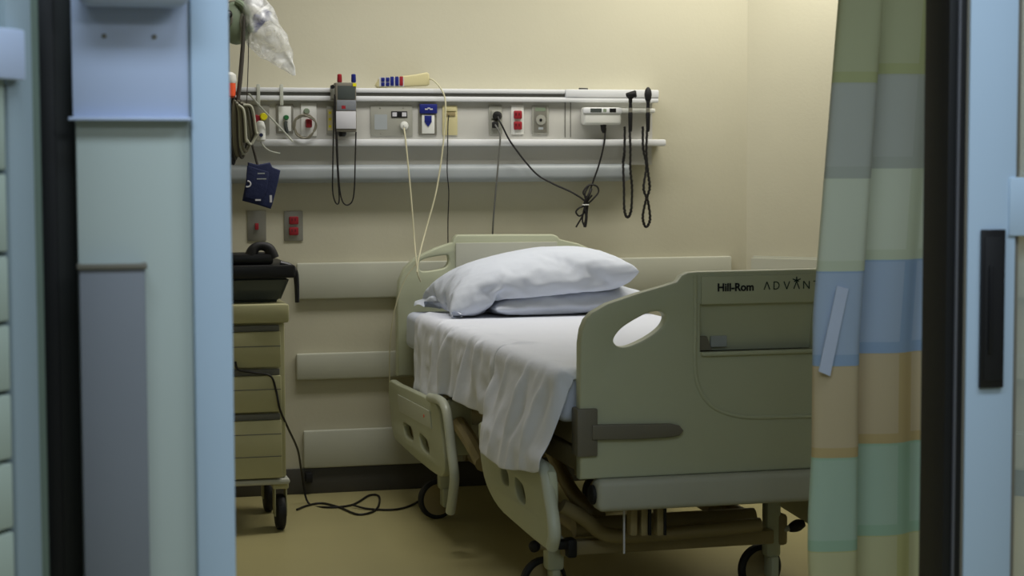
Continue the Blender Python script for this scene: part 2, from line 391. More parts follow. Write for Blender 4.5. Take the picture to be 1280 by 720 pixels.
# blue vacuum outlet
t, q, y = plate('vacuum_outlet', 523, 130, 546, 169, M['steel'], 'steel vacuum outlet with blue top band and blue slotted socket', 'outlet')
rect_on(t, 'blue_band', y, 524, 130, 546, 142, M['blue'], .012, .003)
r = rect_on(t, 'socket_frame', y, 527, 143.5, 543, 167, M['white'], .006, .002)
rect_on(r, 'socket', y-.006, 530.5, 144.5, 539.5, 153, M['blue'], .003, .001)
x, z = XZ(y-.006, 535, 153)
obj('slot', plane_poly([(x-.013, y-.0065, z-.0008), (x+.013, y-.0065, z-.0008), (x, y-.0065, z-.018)], .003, (0, -1, 0)), M['blue'], r, smooth=False)
bmw = B()
for dx, dz, w_ in ((-.010, 0, .006), (0, .004, .005), (.010, 0, .006)):
    xx, zz = XZ(y-.012, 536, 136.5); box(bmw, xx+dx-w_, xx+dx+w_, y-.0135, y-.0121, zz+dz-.0025, zz+dz+.0025)
obj('white_mark', bmw, M['paper'], t, smooth=False)
# beige jack plate
t, q, y = plate('jack_plate', 553, 132, 572, 169, M['platebeige'], 'cream jack plate right of the blue vacuum outlet, thin black cable plugged in', 'jack plate')
rect_on(t, 'jack_row', y, 556.5, 140.5, 569, 145, M['frame'], .004); rect_on(t, 'raised_band', y, 556, 134, 570, 139, M['platebeige'], .004)
tag(obj('data_cable', tube(B(), [P(1, y-.012, 561, 144), P(1, y-.02, 560, 155), P(1, -.13, 559.5, 185), P(1, -.13, 559, 215), P(1, -.12, 561, 240), P(1, -.10, 560, 275), P(1, -.05, 560, 306), P(1, -.04, 560, 330)], .0022, seg=7), M['cord']),
    'thin black cable hanging straight down from the cream jack plate', 'cable')
# grey outlet with black plugs
t, q, y = plate('electrical_outlet', 611, 131, 628, 168, M['plategrey'], 'grey electrical outlet filled by the black plugs, left of the red outlet')
duplex(t, y, 620, 143, 156, M['plategrey'])
plug = thing('power_cable', 'black power cable looping from outlet plug to the white wall transformer, bundled midway', 'cable', P(1, -.1, 700, 240))
yy = y-.005
x, z = XZ(yy, 621, 145); obj('plug', lathe(B(), (x, yy, z), [(.019, 0), (.019, .012), (.012, .024), (.007, .036)], Vector((0, -1, 0))), M['rubber'], plug)
obj('cord', tube(B(), [P(1, yy-.036, 622, 146), P(1, yy-.05, 628, 158), P(1, -.11, 640, 180), P(1, -.11, 668, 215), P(1, -.11, 690, 229), P(1, -.11, 712, 239), P(1, -.11, 727, 248), P(1, -.105, 735, 256)], .0038, seg=8), M['cord'], plug)
obj('cord', tube(B(), [P(1, -.10, 757, 160), P(1, -.11, 755, 180), P(1, -.11, 749, 205), P(1, -.11, 741, 228), P(1, -.115, 735, 246)], .0038, seg=8), M['cord'], plug)
bm = tube(B(), [P(1, -.12, 733, 247), P(1, -.125, 729, 240), P(1, -.12, 737, 231), P(1, -.115, 746, 233), P(1, -.115, 748, 240), P(1, -.12, 742, 248), P(1, -.12, 733, 256), P(1, -.12, 724, 260), P(1, -.12, 720, 265), P(1, -.115, 724, 270), P(1, -.11, 730, 266), P(1, -.11, 736, 255)], .0037, seg=8)
tube(bm, [P(1, -.118, 736, 232), P(1, -.125, 731, 243), P(1, -.118, 733, 254), P(1, -.118, 729, 268), P(1, -.115, 720, 284)], .0036, seg=8)
tube(bm, [P(1, -.122, 739, 236), P(1, -.128, 736, 244), P(1, -.122, 731, 254), P(1, -.12, 733, 270), P(1, -.118, 731, 284)], .006, seg=8)
tube(bm, [P(1, -.115, 740, 244), P(1, -.12, 732, 256), P(1, -.12, 728, 274), P(1, -.12, 732, 283), P(1, -.12, 734, 264), P(1, -.12, 735, 252)], .0036, seg=8)
obj('bundle', bm, M['cord'], plug)
C1 = P(1, -.12, 732, 256); obj('tie', torus(B(), C1, .013, .0022, 'z'), M['white'], plug)
gp = thing('grey_cable', 'grey cable running from the outlet down behind the headboard', 'cable', P(1, -.1, 618, 240))
x, z = XZ(yy, 618, 156); obj('plug', bx(x-.012, x+.012, yy-.026, yy-.0005, z-.014, z+.012, bev=.005), M['rubber'], gp)
obj('cord', tube(B(), [P(1, yy-.026, 619, 156), P(1, -.13, 625, 168), P(1, -.13, 624, 190), P(1, -.13, 621, 225), P(1, -.10, 617, 270), P(1, -.06, 615, 310)], .0038, seg=8), M['greycord'], gp)
t, q, y = plate('red_outlet', 639, 131, 655, 168, M['white'], 'red double outlet in a white plate on the headwall, right of the plugged outlet', 'outlet'); duplex(t, y, 647, 143.5, 157, M['red'], 5.2, 5.2)
t, q, y = plate('key_switch_plate', 665, 132, 686, 168, M['plategrey'], 'grey headwall plate with one round black hole and green strip', 'outlet')
rect_on(t, 'inner_face', y, 667.5, 134, 683.5, 165.5, M['steel'], .0015)
rect_on(t, 'green_strip', y-.0015, 669, 134.5, 682, 139, M['palegreen'], .0005, 0)
on_plate(t, 'ring', y-.0015, 676, 150, .021, M['plategrey'], .003); on_plate(t, 'hole', y-.0045, 676, 150, .006, M['black'], .002)
rect_on(t, 'lower_mark', y-.0015, 673, 159, 679, 162, M['trough'], .0006, 0)
# wall outlets under the headwall
t, q, y = plate('wall_switch', 309, 263, 333, 301, M['steel'], 'steel wall plate with one small red switch, above the cart', 'switch', y=-.0005); rect_on(t, 'toggle', y, 318.5, 279, 323, 287, M['red'], .012, .001)
t, q, y = plate('wall_outlet', 355, 264, 379, 301, M['steel'], 'steel wall plate with red double outlet below the headwall', 'outlet', y=-.0005); duplex(t, y, 367, 275.5, 289, M['red'], 6, 5)

# handset (pillow speaker) on top of the rail
hs = thing('call_handset', 'cream nurse call handset with blue and red buttons lying on the rail', 'remote', P(1, -.06, 505, 108))
yk = -.075
top = [(476, 97.5), (492, 96), (508, 94.5), (520, 93), (533, 90.5), (536, 92.5), (536.5, 105.5), (534, 107.5), (508, 108.5), (490, 109), (472, 110), (469, 107), (473, 99.5)]
obj('body', extrude_outline([XZ(yk, *p) for p in top][::-1], [], 'xz', yk-.014, yk+.022, .006), M['platebeige'], hs)
for i, (px, c) in enumerate(((478.5, 'blue'), (484.5, 'blue'), (490, 'blue'), (496, 'blue'), (501.5, 'red'))):
    rect_on(hs, 'button', yk-.0145, px-2.2, 97+(.0 if i < 2 else -1)-.15*i, px+2.2, (102 if i < 2 else 107), M[c], .003, .001)
    if i < 2: rect_on(hs, 'button', yk-.0145, px-2.2, 103, px+2.2, 107.5, M['blue'], .003, .001)
rect_on(hs, 'keypad', yk-.014, 474, 96.5, 505, 108.3, M['paper'], .0005, 0)
obj('cord', tube(B(), [P(1, yk, 536, 98.5), P(1, -.10, 541, 100), P(1, -.115, 549, 108), P(1, -.125, 556, 122), P(1, -.13, 557, 145), P(1, -.13, 555, 170), P(1, -.13, 551, 205), P(1, -.14, 544, 245), P(1, -.16, 533, 285), P(1, -.22, 524, 320), P(1, -.25, 521, 340)], .0032, seg=8), M['cream'], hs)
# white plug + call cord
cc = thing('bedside_cable', 'cream call cord hanging from the round white plug to the bed', 'cord', P(1, -.1, 515, 240))
x, z = XZ(YH-.01, 505, 157)
obj('plug', lathe(B(), (x, YH-.0065, z), [(.016, 0), (.017, .01), (.015, .016), (.006, .018), (.0055, .026)], Vector((0, -1, 0))), M['white'], cc)
obj('cord', tube(B(), [P(1, YH-.03, 505, 160), P(1, -.115, 507, 175), P(1, -.13, 511, 215), P(1, -.14, 515, 260), P(1, -.16, 518, 300), P(1, -.24, 522, 340), P(1, -.22, 526, 352)], .0032, seg=8), M['cream'], cc)
tag(obj('cream_cord', tube(B(), [P(1, -.19, 520, 330), P(1, -.18, 506, 350), P(1, -.17, 494, 385), P(1, -.15, 488, 425), P(1, -.12, 487, 470), P(1, -.10, 489, 520)], .0022, seg=7), M['cream']), 'thin cream cord drooping beside the left corner of the headboard', 'cord')

# monitor on the rail
mn = thing('monitor_box', 'small grey monitor clipped to the rail with red and blue knobs on top', 'monitor', P(1, -.13, 432, 165))
ym = -.15
xa, za = XZ(ym, 419, 103); xb, zb = XZ(ym, 446, 165)
obj('body', bx(xa, xb, ym, ym+.05, zb, za, bev=.006), M['bracket'], mn)
obj('clip', bx(xa-.012, xb-.02, ym+.01, -.0965, zb+.13, za-.01, bev=.003), M['plategrey'], mn)
rect_on(mn, 'screen', ym, 422, 107, 444, 124, M['screen'], .002); rect_on(mn, 'keypad', ym, 421, 125, 445, 138, M['bin'], .002)
rect_on(mn, 'label_card', ym, 420, 139, 445, 161, M['paper'], .003); rect_on(mn, 'red_mark', ym-.002, 427, 132, 432, 136, M['red'], .0006, 0)
rect_on(mn, 'yellow_tag', ym-.002, 441, 104, 445.5, 108, M['yellow'], .001, 0)
for px, c in ((424.5, 'red'), (442, 'blue')):
    x, z = XZ(ym+.02, px, 103); obj('knob', lathe(B(), (x, ym+.02, z), [(.008, 0), (.010, .004), (.009, .03), (.006, .033)]), M[c], mn)
x, z = XZ(ym+.02, 414, 109); obj('clamp_knob', lathe(B(), (x, ym, z), [(.008, 0), (.008, .02)], Vector((0, -1, 0))), M['black'], mn)
x, z = XZ(ym+.02, 428, 168); obj('bottom_port', lathe(B(), (x, ym+.025, z-.008), [(.012, 0), (.017, .008), (.017, .018)]), M['black'], mn)
bm = tube(B(), [P(1, -.155, 418.5, 118), P(1, -.15, 417, 160), P(1, -.145, 416, 210), P(1, -.14, 416, 240), P(1, -.14, 420, 254), P(1, -.14, 424, 250), P(1, -.145, 422, 215), P(1, -.15, 420, 170), P(1, -.15, 419, 120)], .0028, n=10, seg=8)
tube(bm, [P(1, -.15, 421, 165), P(1, -.145, 423, 215), P(1, -.14, 426, 245), P(1, -.14, 432, 256), P(1, -.14, 440, 252), P(1, -.14, 443, 235), P(1, -.145, 444, 200), P(1, -.15, 445, 165)], .0028, n=10, seg=8)
obj('strap', bm, M['cord'], mn)

# transformer with two scopes
sx = thing('wall_transformer', 'white wall diagnostic unit with two small displays, mounted on right end of headwall', 'wall unit', P(1, -.1, 755, 157))
yt = -.125
xa, za = XZ(yt, 730, 134); xb, zb = XZ(yt, 777, 156)
obj('body', bx(xa, xb, yt, YH-.0005, zb, za, bev=.01, seg=3), M['white'], sx)
xe, _ = XZ(yt, 820, 138)
obj('cradle_bar', bx(xb-.01, xe, yt+.004, YH-.0005, za-.022, za-.004, bev=.005), M['white'], sx)
obj('top_band', bx(xa-.004, xb, yt-.005, yt+.006, za-.026, za-.002, bev=.004), M['hwrail'], sx)
rect_on(sx, 'display', yt-.005, 738, 135.5, 752, 140.5, M['screen'], .001, 0); rect_on(sx, 'display', yt-.005, 762, 135.5, 770, 140.5, M['black'], .001, 0); rect_on(sx, 'button', yt-.005, 754, 136, 758, 140, M['palegreen'], .001, 0)
x, z = XZ(yt, 756, 160); obj('cable_port', lathe(B(), (x, yt+.02, z-.02), [(.004, 0), (.010, .012), (.013, .034)]), M['rubber'], sx)
def scope(px, labels, top, loopf, head):
    t = thing('diagnostic_scope', labels, 'scope', P(1, -.15, px, 200))
    x, z = XZ(-.15, px, 148)
    obj('handle', lathe(B(), (x, -.15, z-.055), [(.006, 0), (.008, .01), (.009, .05), (.0095, .075), (.008, .08)]), M['black'], t)
    obj('chrome_collar', lathe(B(), (x, -.15, z+.025), [(.0085, 0), (.0085, .018)]), M['steel'], t)
    obj('neck', lathe(B(), (x, -.15, z+.043), [(.008, 0), (.006, .03)]), M['black'], t)
    zt = P(1, -.15, px, 120).z
    if head == 0:
        bm = lathe(B(), (x-.016, -.152, zt+.004), [(.006, -.004), (.009, 0), (.014, .03), (.015, .036), (.011, .04)], Vector((.9, -.3, .12))); ball(bm, (x, -.15, zt), .014, (1.1, 1, 1)); tube(bm, [(x, -.15, zt), (x, -.15, z+.065)], .008, smooth=False)
    else:
        bm = ball(B(), (x, -.15, zt+.005), .016, (.95, .9, 2.0)); tube(bm, [(x, -.15, zt-.01), (x, -.15, z+.065)], .009, smooth=False)
    obj('head', bm, M['rubber'], t)
    bm = tube(B(), loopf, .0042, n=10, seg=8)
    # helical ridges of the coiled cord
    sp = spline(loopf, 14)
    hel = []
    for i in range(len(sp)-1):
        for k in range(3):
            c = sp[i].lerp(sp[i+1], k/3); a = (i*3+k)*1.9
            hel.append(c+Vector((math.cos(a)*.0055, math.sin(a)*.0055, 0)))
    tube(bm, hel, .002, n=1, seg=5, smooth=False)
    obj('coiled_cord', bm, M['cord'], t); return t
L1 = [P(1, -.15, 787, 160), P(1, -.15, 788, 185), P(1, -.15, 788, 212), P(1, -.15, 790, 235), P(1, -.15, 789, 262), P(1, -.15, 784.5, 272), P(1, -.14, 780.5, 262), P(1, -.13, 780, 235), P(1, -.12, 779, 205), P(1, -.13, 780.5, 190), P(1, -.135, 781, 158)]
scope(788, 'black scope with flared sideways head and simple hanging coiled cord, left of two', 0, L1, 0)
L2 = [P(1, -.15, 809, 160), P(1, -.15, 808, 190), P(1, -.15, 810, 215), P(1, -.15, 812, 235), P(1, -.15, 807, 252), P(1, -.15, 803.5, 272), P(1, -.14, 807.5, 284), P(1, -.135, 812.5, 274), P(1, -.13, 810, 252), P(1, -.13, 804.5, 235), P(1, -.12, 808, 208), P(1, -.13, 804, 185), P(1, -.135, 803.5, 158)]
scope(810, 'black scope with rounded upright head and twisted coiled cord at end of headwall', 0, L2, 1)
# small dark object on rail top
x, z = XZ(-.05, 729, 112); tag(obj('pen', tube(B(), [(x-.02, -.06, 1.6445), (x+.02, -.045, 1.6445)], .004, smooth=False), M['rubber']), 'short dark pen-like object lying on top of the headwall rail', 'pen')

# ------------------------------------------------------------------ hanging things at left (mounted pole)
YP = -.30
ip = thing('equipment_pole', 'slim metal pole with hooks on the headwall, mostly behind the door post', 'pole', P(1, YP, 287, 200))
xp = P(1, YP, 284.5, 60).x
bm = tube(B(), [(xp, YP, 1.20), (xp, YP, 1.98), (xp, YP, 2.05)], .008); obj('pole', bm, M['steel'], ip)
obj('bracket', bx(xp-.02, xp+.02, YP+.009, -.096, 1.60, 1.64, bev=.004), M['steel'], ip)
bm = tube(B(), [(xp, YP, 1.95), (xp+.06, YP-.02, 1.96), (xp+.10, YP-.03, 1.99), (xp+.105, YP-.03, 2.02)], .005); tube(bm, [P(1, YP-.02, 285, 5), P(1, YP-.04, 284, 12), P(1, YP-.05, 289, 18), P(1, YP-.05, 289, 28), P(1, YP-.04, 284, 34), P(1, YP-.02, 283, 50)], .0045, n=8)
tube(bm, [P(1, YP-.05, 303, 17), P(1, YP-.05, 301, 28), P(1, YP-.05, 303, 40), P(1, YP-.04, 301, 52)], .005, n=6)
obj('hook', bm, M['steel'], ip)
obj('knob', ball(B(), P(1, YP-.06, 285, 18), .017), M['black'], ip)
# hanging resuscitator bag
tag(obj('resuscitator_bag', ball(B(), P(1, YP-.02, 296, 28)+Vector((0, .02, 0)), .062, (1.0, .8, 1.35)), M['palegreen']), 'pale green squeeze bag hanging at top left beside the clear plastic bag', 'squeeze bag')
# clear plastic bag
bm = B(); prof = [(304, 330, -4, .03), (300, 341, 10, .06), (298, 350, 26, .07), (300, 356, 43, .065), (308, 363, 58, .05), (325, 368.5, 73, .03), (350, 370, 84, .015), (366, 370, 94, .004)]
rings = []
for xl, xr_, py, d in prof:
    a = P(1, YP-.03, xl, py); b = P(1, YP-.03, xr_, py); c = (a+b)/2; hx = (b.x-a.x)/2; ring = []
    for k in range(26):
        an = k*2*math.pi/26
        n_ = 1+.16*noise.noise(Vector((math.cos(an)*2.2, math.sin(an)*2.2, py*.06)))
        ring.append(bm.verts.new((c.x+math.cos(an)*hx*n_, c.y+math.sin(an)*d*n_, c.z)))
    rings.append(ring)
for i in range(len(rings)-1):
    for k in range(26): bm.faces.new((rings[i][k], rings[i][(k+1) % 26], rings[i+1][(k+1) % 26], rings[i+1][k]))
bmesh.ops.subdivide_edges(bm, edges=bm.edges, cuts=2, use_grid_fill=True)
for v in bm.verts: v.co += Vector((1, 1, .5))*.010*noise.noise(v.co*26)
tag(obj('plastic_bag', bm, M['bag'], angle=180), 'clear crumpled plastic bag hanging to a point above the outlets', 'bag')
tag(obj('oxygen_mask', lathe(B(), P(1, YP-.03, 318, 4), [(.004, -.012), (.03, -.008), (.034, .0), (.03, .02), (.012, .05)], Vector((.2, -.1, 1))), M['paper']), 'white mask piece at the top inside the clear bag', 'mask')
bm = B()
for pts, r in (([(314, 38), (322, 30), (330, 20), (334, 14)], .017), ([(318, 40), (318, 28), (322, 18)], .012), ([(326, 26), (333, 22), (336, 16)], .012)):
    tube(bm, [P(1, YP-.03, *p) for p in pts], r)
for v in bm.verts: v.co += Vector((1, 1, 1))*.007*noise.noise(v.co*40)
tag(obj('blue_pouch', bm, M['blue'], angle=180), 'crumpled deep blue packet inside the clear plastic bag', 'packet')
bm = tube(B(), [P(1, YP-.03, 296, 2), P(1, YP-.05, 305, 8), P(1, YP-.05, 311, 22), P(1, YP-.04, 314, 40)], .013)
tag(obj('green_tube', bm, M['palegreen']), 'pale green tube arching over beside the hanging bag', 'tube')
# grey hoses rising to top
tag(obj('grey_hose', tube(B(), [P(1, YP-.07, 305, 20), P(1, YP-.07, 304, 50), P(1, YP-.07, 301, 90), P(1, YP-.07, 298, 120), P(1, YP-.08, 296, 140)], lambda t: .005+.004*math.sin(t*3), seg=10), M['darkhose']), 'grey hose hanging straight down left of the clear bag', 'hose')
tag(obj('thin_cable', tube(B(), [P(1, YP-.06, 311, 40), P(1, YP-.06, 310, 90), P(1, YP-.06, 308, 135)], .0018, seg=7), M['darkhose']), 'thin dark cable hanging just right of the grey hose', 'cable')
# bottle
bt = thing('suction_bottle', 'white bottle with an orange-red lower half beside the door post', 'bottle', P(1, YP-.08, 286, 118))
c = P(1, YP-.08, 286, 112); obj('lower_half', lathe(B(), c, [(.018, -.03), (.024, -.024), (.026, .0), (.026, .024)]), M['orange'], bt)
obj('upper_half', lathe(B(), c, [(.026, .0243), (.03, .034), (.028, .055), (.016, .064), (.012, .066)]), M['white'], bt)
# hanging bundle of hoses
hb = thing('hose_bundle', 'bundle of grey and dark hoses hung in long loops at left edge', 'hoses', P(1, YP-.05, 300, 205))
cols = ['darkhose', 'hose', 'cord', 'darkhose', 'hose', 'hose', 'darkhose', 'palehose', 'hose', 'darkhose', 'palehose']
for i in range(11):
    a = 283+i*2.2; b = 286+i*3.3; bot = 212-i*3.2+random.uniform(-5, 5); dz = -.05-.007*i
    pts = [P(1, YP+dz, 290+i*.8, 121+i), P(1, YP+dz-.01, a, 140), P(1, YP+dz-.01, a-.5+i*.3, 175), P(1, YP+dz, a+3, bot-6), P(1, YP+dz+.01, (a+b)/2+2, bot), P(1, YP+dz+.01, b+2, bot-14), P(1, YP+dz+.005, b+1, 165), P(1, YP+dz, b-4, 135), P(1, YP+dz, 294+i, 121+i)]
    obj('hose', tube(B(), pts, .0042 if i % 2 else .0052, seg=8), M[cols[i]], hb)
# cuff with hose
cf = thing('pressure_cuff', 'folded navy blood pressure cuff hanging above the wall switch', 'cuff', P(1, -.3, 327, 260))
yc = -.33
out = [(310, 203), (322, 206), (337, 203), (340, 209), (350, 213), (347, 228), (341, 252), (338, 261), (322, 256), (303, 251), (306, 235), (309, 220)]
bm = extrude_outline([XZ(yc, *p) for p in out][::-1], [], 'xz', yc-.018, yc+.016, .005)
bmesh.ops.triangulate(bm, faces=bm.faces)
obj('folded_cuff', bm, M['navy'], cf)
bm = extrude_outline([XZ(yc-.026, *p) for p in ((309, 207), (336, 215), (334, 236), (327, 252), (306, 247))][::-1], [], 'xz', yc-.026, yc-.0185, .003); fl = obj('flap', bm, M['navy'], cf)
x, z = XZ(yc-.027, 309.5, 230)
obj('white_logo', torus(B(), (x, yc-.0265, z), .011, .003, 'y', a0=-2.2, a1=1.6), M['paper'], fl)
rect_on(cf, 'label', yc-.018, 337, 244, 340, 253, M['paper'], .001, 0); rect_on(fl, 'print', yc-.026, 322, 216, 331, 217.5, M['trough'], .0006, 0); rect_on(fl, 'print', yc-.026, 321, 223, 333, 224.2, M['trough'], .0006, 0)
rect_on(fl, 'print', yc-.026, 319, 249, 326, 251, M['paper'], .0006, 0)
obj('hose', tube(B(), [P(1, -.36, 296, 122), P(1, -.37, 306, 132), P(1, -.37, 311, 150), P(1, -.36, 314, 175), P(1, -.34, 319, 195), P(1, yc-.005, 322, 207)], .005, seg=8), M['darkhose'], cf)
# white regulator piece with tube
rg = thing('flow_regulator', 'small white regulator hanging under the yellow gas fitting', 'regulator', P(1, -.2, 326, 178))
c = P(1, -.13, 325.5, 158)
obj('body', lathe(B(), c, [(.013, -.06), (.02, -.052), (.021, -.02), (.019, .0), (.014, .018), (.006, .022)]), M['white'], rg)
obj('dial', lathe(B(), c+Vector((0, -.019, -.034)), [(.0075, 0), (.007, .006)], Vector((0, -1, 0))), M['navy'], rg)
obj('outlet_tube', tube(B(), [c+Vector((0, 0, -.06)), P(1, -.13, 331, 184), P(1, -.14, 338, 189), P(1, -.14, 350, 192)], .003), M['tubing'], rg)
tag(obj('clear_tube', tube(B(), [P(1, -.25, 311, 117), P(1, -.2, 326, 134), P(1, -.16, 342, 151), P(1, -.13, 358, 168), P(1, -.13, 366, 177)], .0038), M['tubing']), 'clear tube crossing diagonally in front of the left gas outlets', 'tube')
for px, g in ((323, 'first'), (352, 'second')):
    x, z = XZ(YH-.03, px, 110)
    lab = {'first': 'clear bracket slipped over the rail above the yellow fitting', 'second': 'clear bracket slipped over the rail above the green fitting'}[g]
    tag(obj('rail_bracket', bx(x-.007, x+.007, YH-.030, YH-.0245, 1.57, 1.652, bev=.002), M['tubing']), lab, 'bracket')

# ------------------------------------------------------------------ supply cart
CY = -.78
sc = thing('supply_cart', 'beige plastic supply cart with wide drawers left of the bed', 'cart', (-1.25, -.55, 0))
cx1 = P(1, CY, 352, 500).x; cx0 = cx1-.48
def cz(py): return P(1, CY, 330, py).z
obj('body', bx(cx0-.012, cx1+.018, CY+.03, -.28, cz(600), cz(404), bev=.008), M['cart'], sc)
obj('top', bx(cx0-.03, P(1, CY, 361, 390).x, CY-.015, -.26, cz(404)+.0005, cz(380), bev=.010), M['cart'], sc)
for (a, b, lines) in ((406, 460, (433,)), (461, 516, (487,)), (517, 599, (543, 571))):
    bm = bx(cx0, cx1, CY, CY+.028, cz(b)+.002, cz(a+9), bev=.005)
    d = obj('drawer', bm, M['cart'], sc)
    obj('handle_lip', bx(cx0+.005, cx1-.004, CY+.012, CY+.028, cz(a+9)+.0005, cz(a)-.003, bev=.003), M['cartlip'], d)
    for l in lines: obj('seam', bx(cx0+.002, cx1-.002, CY-.0015, CY-.0002, cz(l)-.0015, cz(l)+.0015), M['cartlip'], d, smooth=False)
def caster(parent, x, y, r, w, fork_m, wheel_m, ztop, ang=0, name='caster'):
    bm = bx(x-w/2-.006, x-w/2-.001, y-r*.45, y+r*.5, r*.8, ztop-.006, bev=.002); box(bm, x+w/2+.001, x+w/2+.006, y-r*.45, y+r*.5, r*.8, ztop-.006, bev=.002)
    box(bm, x-w/2-.012, x+w/2+.012, y-r*.5, y+r*.55, ztop-.022, ztop, bev=.005)
    f = obj(name, bm, fork_m, parent)
    bm = lathe(B(), (x-w/2, y, r), [(r*.3, -.0), (r*.82, .0), (r*.97, w*.12), (r, w*.35), (r, w*.65), (r*.97, w*.88), (r*.82, w), (r*.3, w)], Vector((1, 0, 0)), 36)
    obj('wheel', bm, wheel_m, f)
    obj('hub', lathe(B(), (x-w/2-.0008, y, r), [(r*.28, 0), (r*.28, w+.0016)], Vector((1, 0, 0))), fork_m, f); return f
for x in (cx0+.03, cx1-.0):
    for y in (-.70, -.34): caster(sc, x, y, .066, .034, M['cart'], M['rubber'], .176)
obj('base_plate', bx(cx0-.02, cx1+.03, CY+.01, -.27, .1765, cz(600)-.001, bev=.01), M['bedgrey'], sc)
# tub on the cart
z0 = cz(380)+.0005
tb = thing('plastic_tub', 'black tub with wide rim and hanging hook on top of the cart', 'tub', (-1.2, -.55, z0))
xr_ = P(1, CY+.05, 351, 376).x; xr2 = P(1, CY+.05, 366, 346).x; zt = P(1, CY+.05, 330, 346).z; ztt = P(1, CY+.05, 330, 331).z
bm = B(); lo = [bm.verts.new(p) for p in ((cx0+.1, CY+.07, z0), (xr_, CY+.07, z0), (xr_, -.36, z0), (cx0+.1, -.36, z0))]; hi = [bm.verts.new(p) for p in ((cx0+.06, CY+.03, zt), (xr2-.01, CY+.03, zt), (xr2-.01, -.32, zt), (cx0+.06, -.32, zt))]
bm.faces.new(lo[::-1]); bm.faces.new(hi)
for i in range(4): bm.faces.new((lo[i], lo[(i+1) % 4], hi[(i+1) % 4], hi[i]))
bmesh.ops.bevel(bm, geom=[e for e in bm.edges], offset=.012, segments=3, affect='EDGES'); obj('tub_body', bm, M['screen'], tb)
obj('rim', bx(cx0+.04, xr2+.006, CY+.01, -.30, zt-.004, ztt, bev=.009), M['black'], tb)
q = P(1, CY+.04, 368, 340)
obj('hook', tube(B(), [P(1, CY+.04, 350, 330), P(1, CY+.04, 362, 333), P(1, CY+.035, 369, 340), P(1, CY+.035, 371, 356), P(1, CY+.035, 371.5, 378)], lambda t: .013-.005*t), M['black'], tb)
dv = thing('telephone', 'black desk device with a thick curved handle lying on the tub', 'telephone', (-1.2, -.6, ztt))
xa = P(1, CY+.08, 286, 320).x; xb = P(1, CY+.08, 341, 320).x
obj('base', bx(xa-.05, xb, CY+.05, CY+.20, ztt+.0005, ztt+.040, bev=.012), M['black'], dv)
c = P(1, CY+.07, 329, 319)
obj('handset', tube(B(), [P(1, CY+.075, 312, 326), P(1, CY+.075, 317, 312), P(1, CY+.075, 326, 307.5), P(1, CY+.075, 336, 311), P(1, CY+.075, 341, 323)], lambda t: .020+.004*math.cos(t*6.28), seg=14), M['rubber'], dv)

# floor cable
fc = thing('floor_cable', 'black cable trailing from cart to the floor in loops toward the bed', 'cable', (-.9, -.4, 0))
def FL(px, py, h=.005): q = P(2, h, px, py); return q
pts = [P(1, CY-.008, 294, 452), P(1, CY-.01, 298, 462), P(1, CY-.02, 318, 466), P(1, CY-.012, 338, 470), P(1, CY-.008, 345, 488), P(1, CY-.008, 350, 512), P(1, -.70, 360, 535), P(1, -.45, 372, 562), P(1, -.25, 377, 590), FL(385, 628), FL(408, 634), FL(440, 631), FL(462, 619), FL(474, 621), FL(470, 637), FL(448, 643), FL(424, 634), FL(402, 629), FL(384, 632), FL(371, 637)]
obj('cord', tube(B(), pts, .0042, seg=8), M['cord'], fc)
obj('cord', tube(B(), [FL(440, 631, .012), FL(460, 636, .005), FL(492, 637), FL(515, 631), FL(533, 619), FL(548, 606)], .0042, seg=8), M['cord'], fc)
q = P(1, -.03, 386, 597); obj('plug', bx(q.x-.014, q.x+.014, -.045, -.0125, q.z-.02, q.z+.02, bev=.004), M['rubber'], fc)

# ------------------------------------------------------------------ hospital bed
YF = -2.45
bed = thing('hospital_bed', 'beige electric hospital bed with lowered side rails and tall footboard', 'bed', (-.03, -1.3, 0))
fo = [(725.5, 600), (725, 510), (725.5, 430), (728, 412), (733, 400), (741, 391), (760, 380), (800, 366.5), (830, 358), (847, 352.5), (853, 344.5), (861, 340.8), (873, 339.8)]
fo = [XZ(YF, *p) for p in fo]; zt = fo[-1][1]+.002
RX = .56
right = [(.30, zt), (.32, zt-.004), (.335, zt-.02), (.42, zt-.045), (.52, zt-.085), (.55, zt-.12), (RX, zt-.15), (RX, .448)]
hole = smooth2d([XZ(YF, *p) for p in ((767.5, 424), (771, 432), (782, 434), (797, 429), (815, 419), (828, 408), (832.5, 397), (827, 390), (813, 390.5), (795, 399), (777, 411))], 4)
hx0, hz1 = XZ(YF, 876, 381); _, hz0 = XZ(YF, 876, 440)
rec = [(hx0, hz0), (.27, hz0), (.27, hz1), (hx0, hz1)]
fb = obj('footboard', extrude_outline(fo[::-1]+right[::-1] if False else fo+right, [hole, rec], 'xz', YF, YF+.045, .007), M['bed'], bed)
bm = B(); vs = [bm.verts.new(p) for p in ((hx0-.002, YF+.010, hz1+.004), (.272, YF+.010, hz1+.004), (.272, YF+.036, hz0-.004), (hx0-.002, YF+.036, hz0-.004), (hx0-.002, YF+.042, hz1+.004), (.272, YF+.042, hz1+.004), (.272, YF+.042, hz0-.004), (hx0-.002, YF+.042, hz0-.004))]
for f in ((0, 1, 2, 3), (4, 5, 6, 7), (0, 1, 5, 4), (2, 3, 7, 6), (0, 3, 7, 4), (1, 2, 6, 5)): bm.faces.new([vs[i] for i in f])
obj('recess_back', bm, M['bed'], fb, smooth=False)
obj('ledge', bx(hx0, .27, YF-.012, YF+.04, hz0-.012, hz0+.0, bev=.004), M['bed'], fb)
xa, za = XZ(YF, 876, 345.5)
obj('name_panel', bx(hx0, .27, YF-.006, YF-.0002, hz1+.001, za, bev=.002), M['bed'], fb)
xa, za = XZ(YF, 892, 421); xb, zb = XZ(YF, 912, 434)
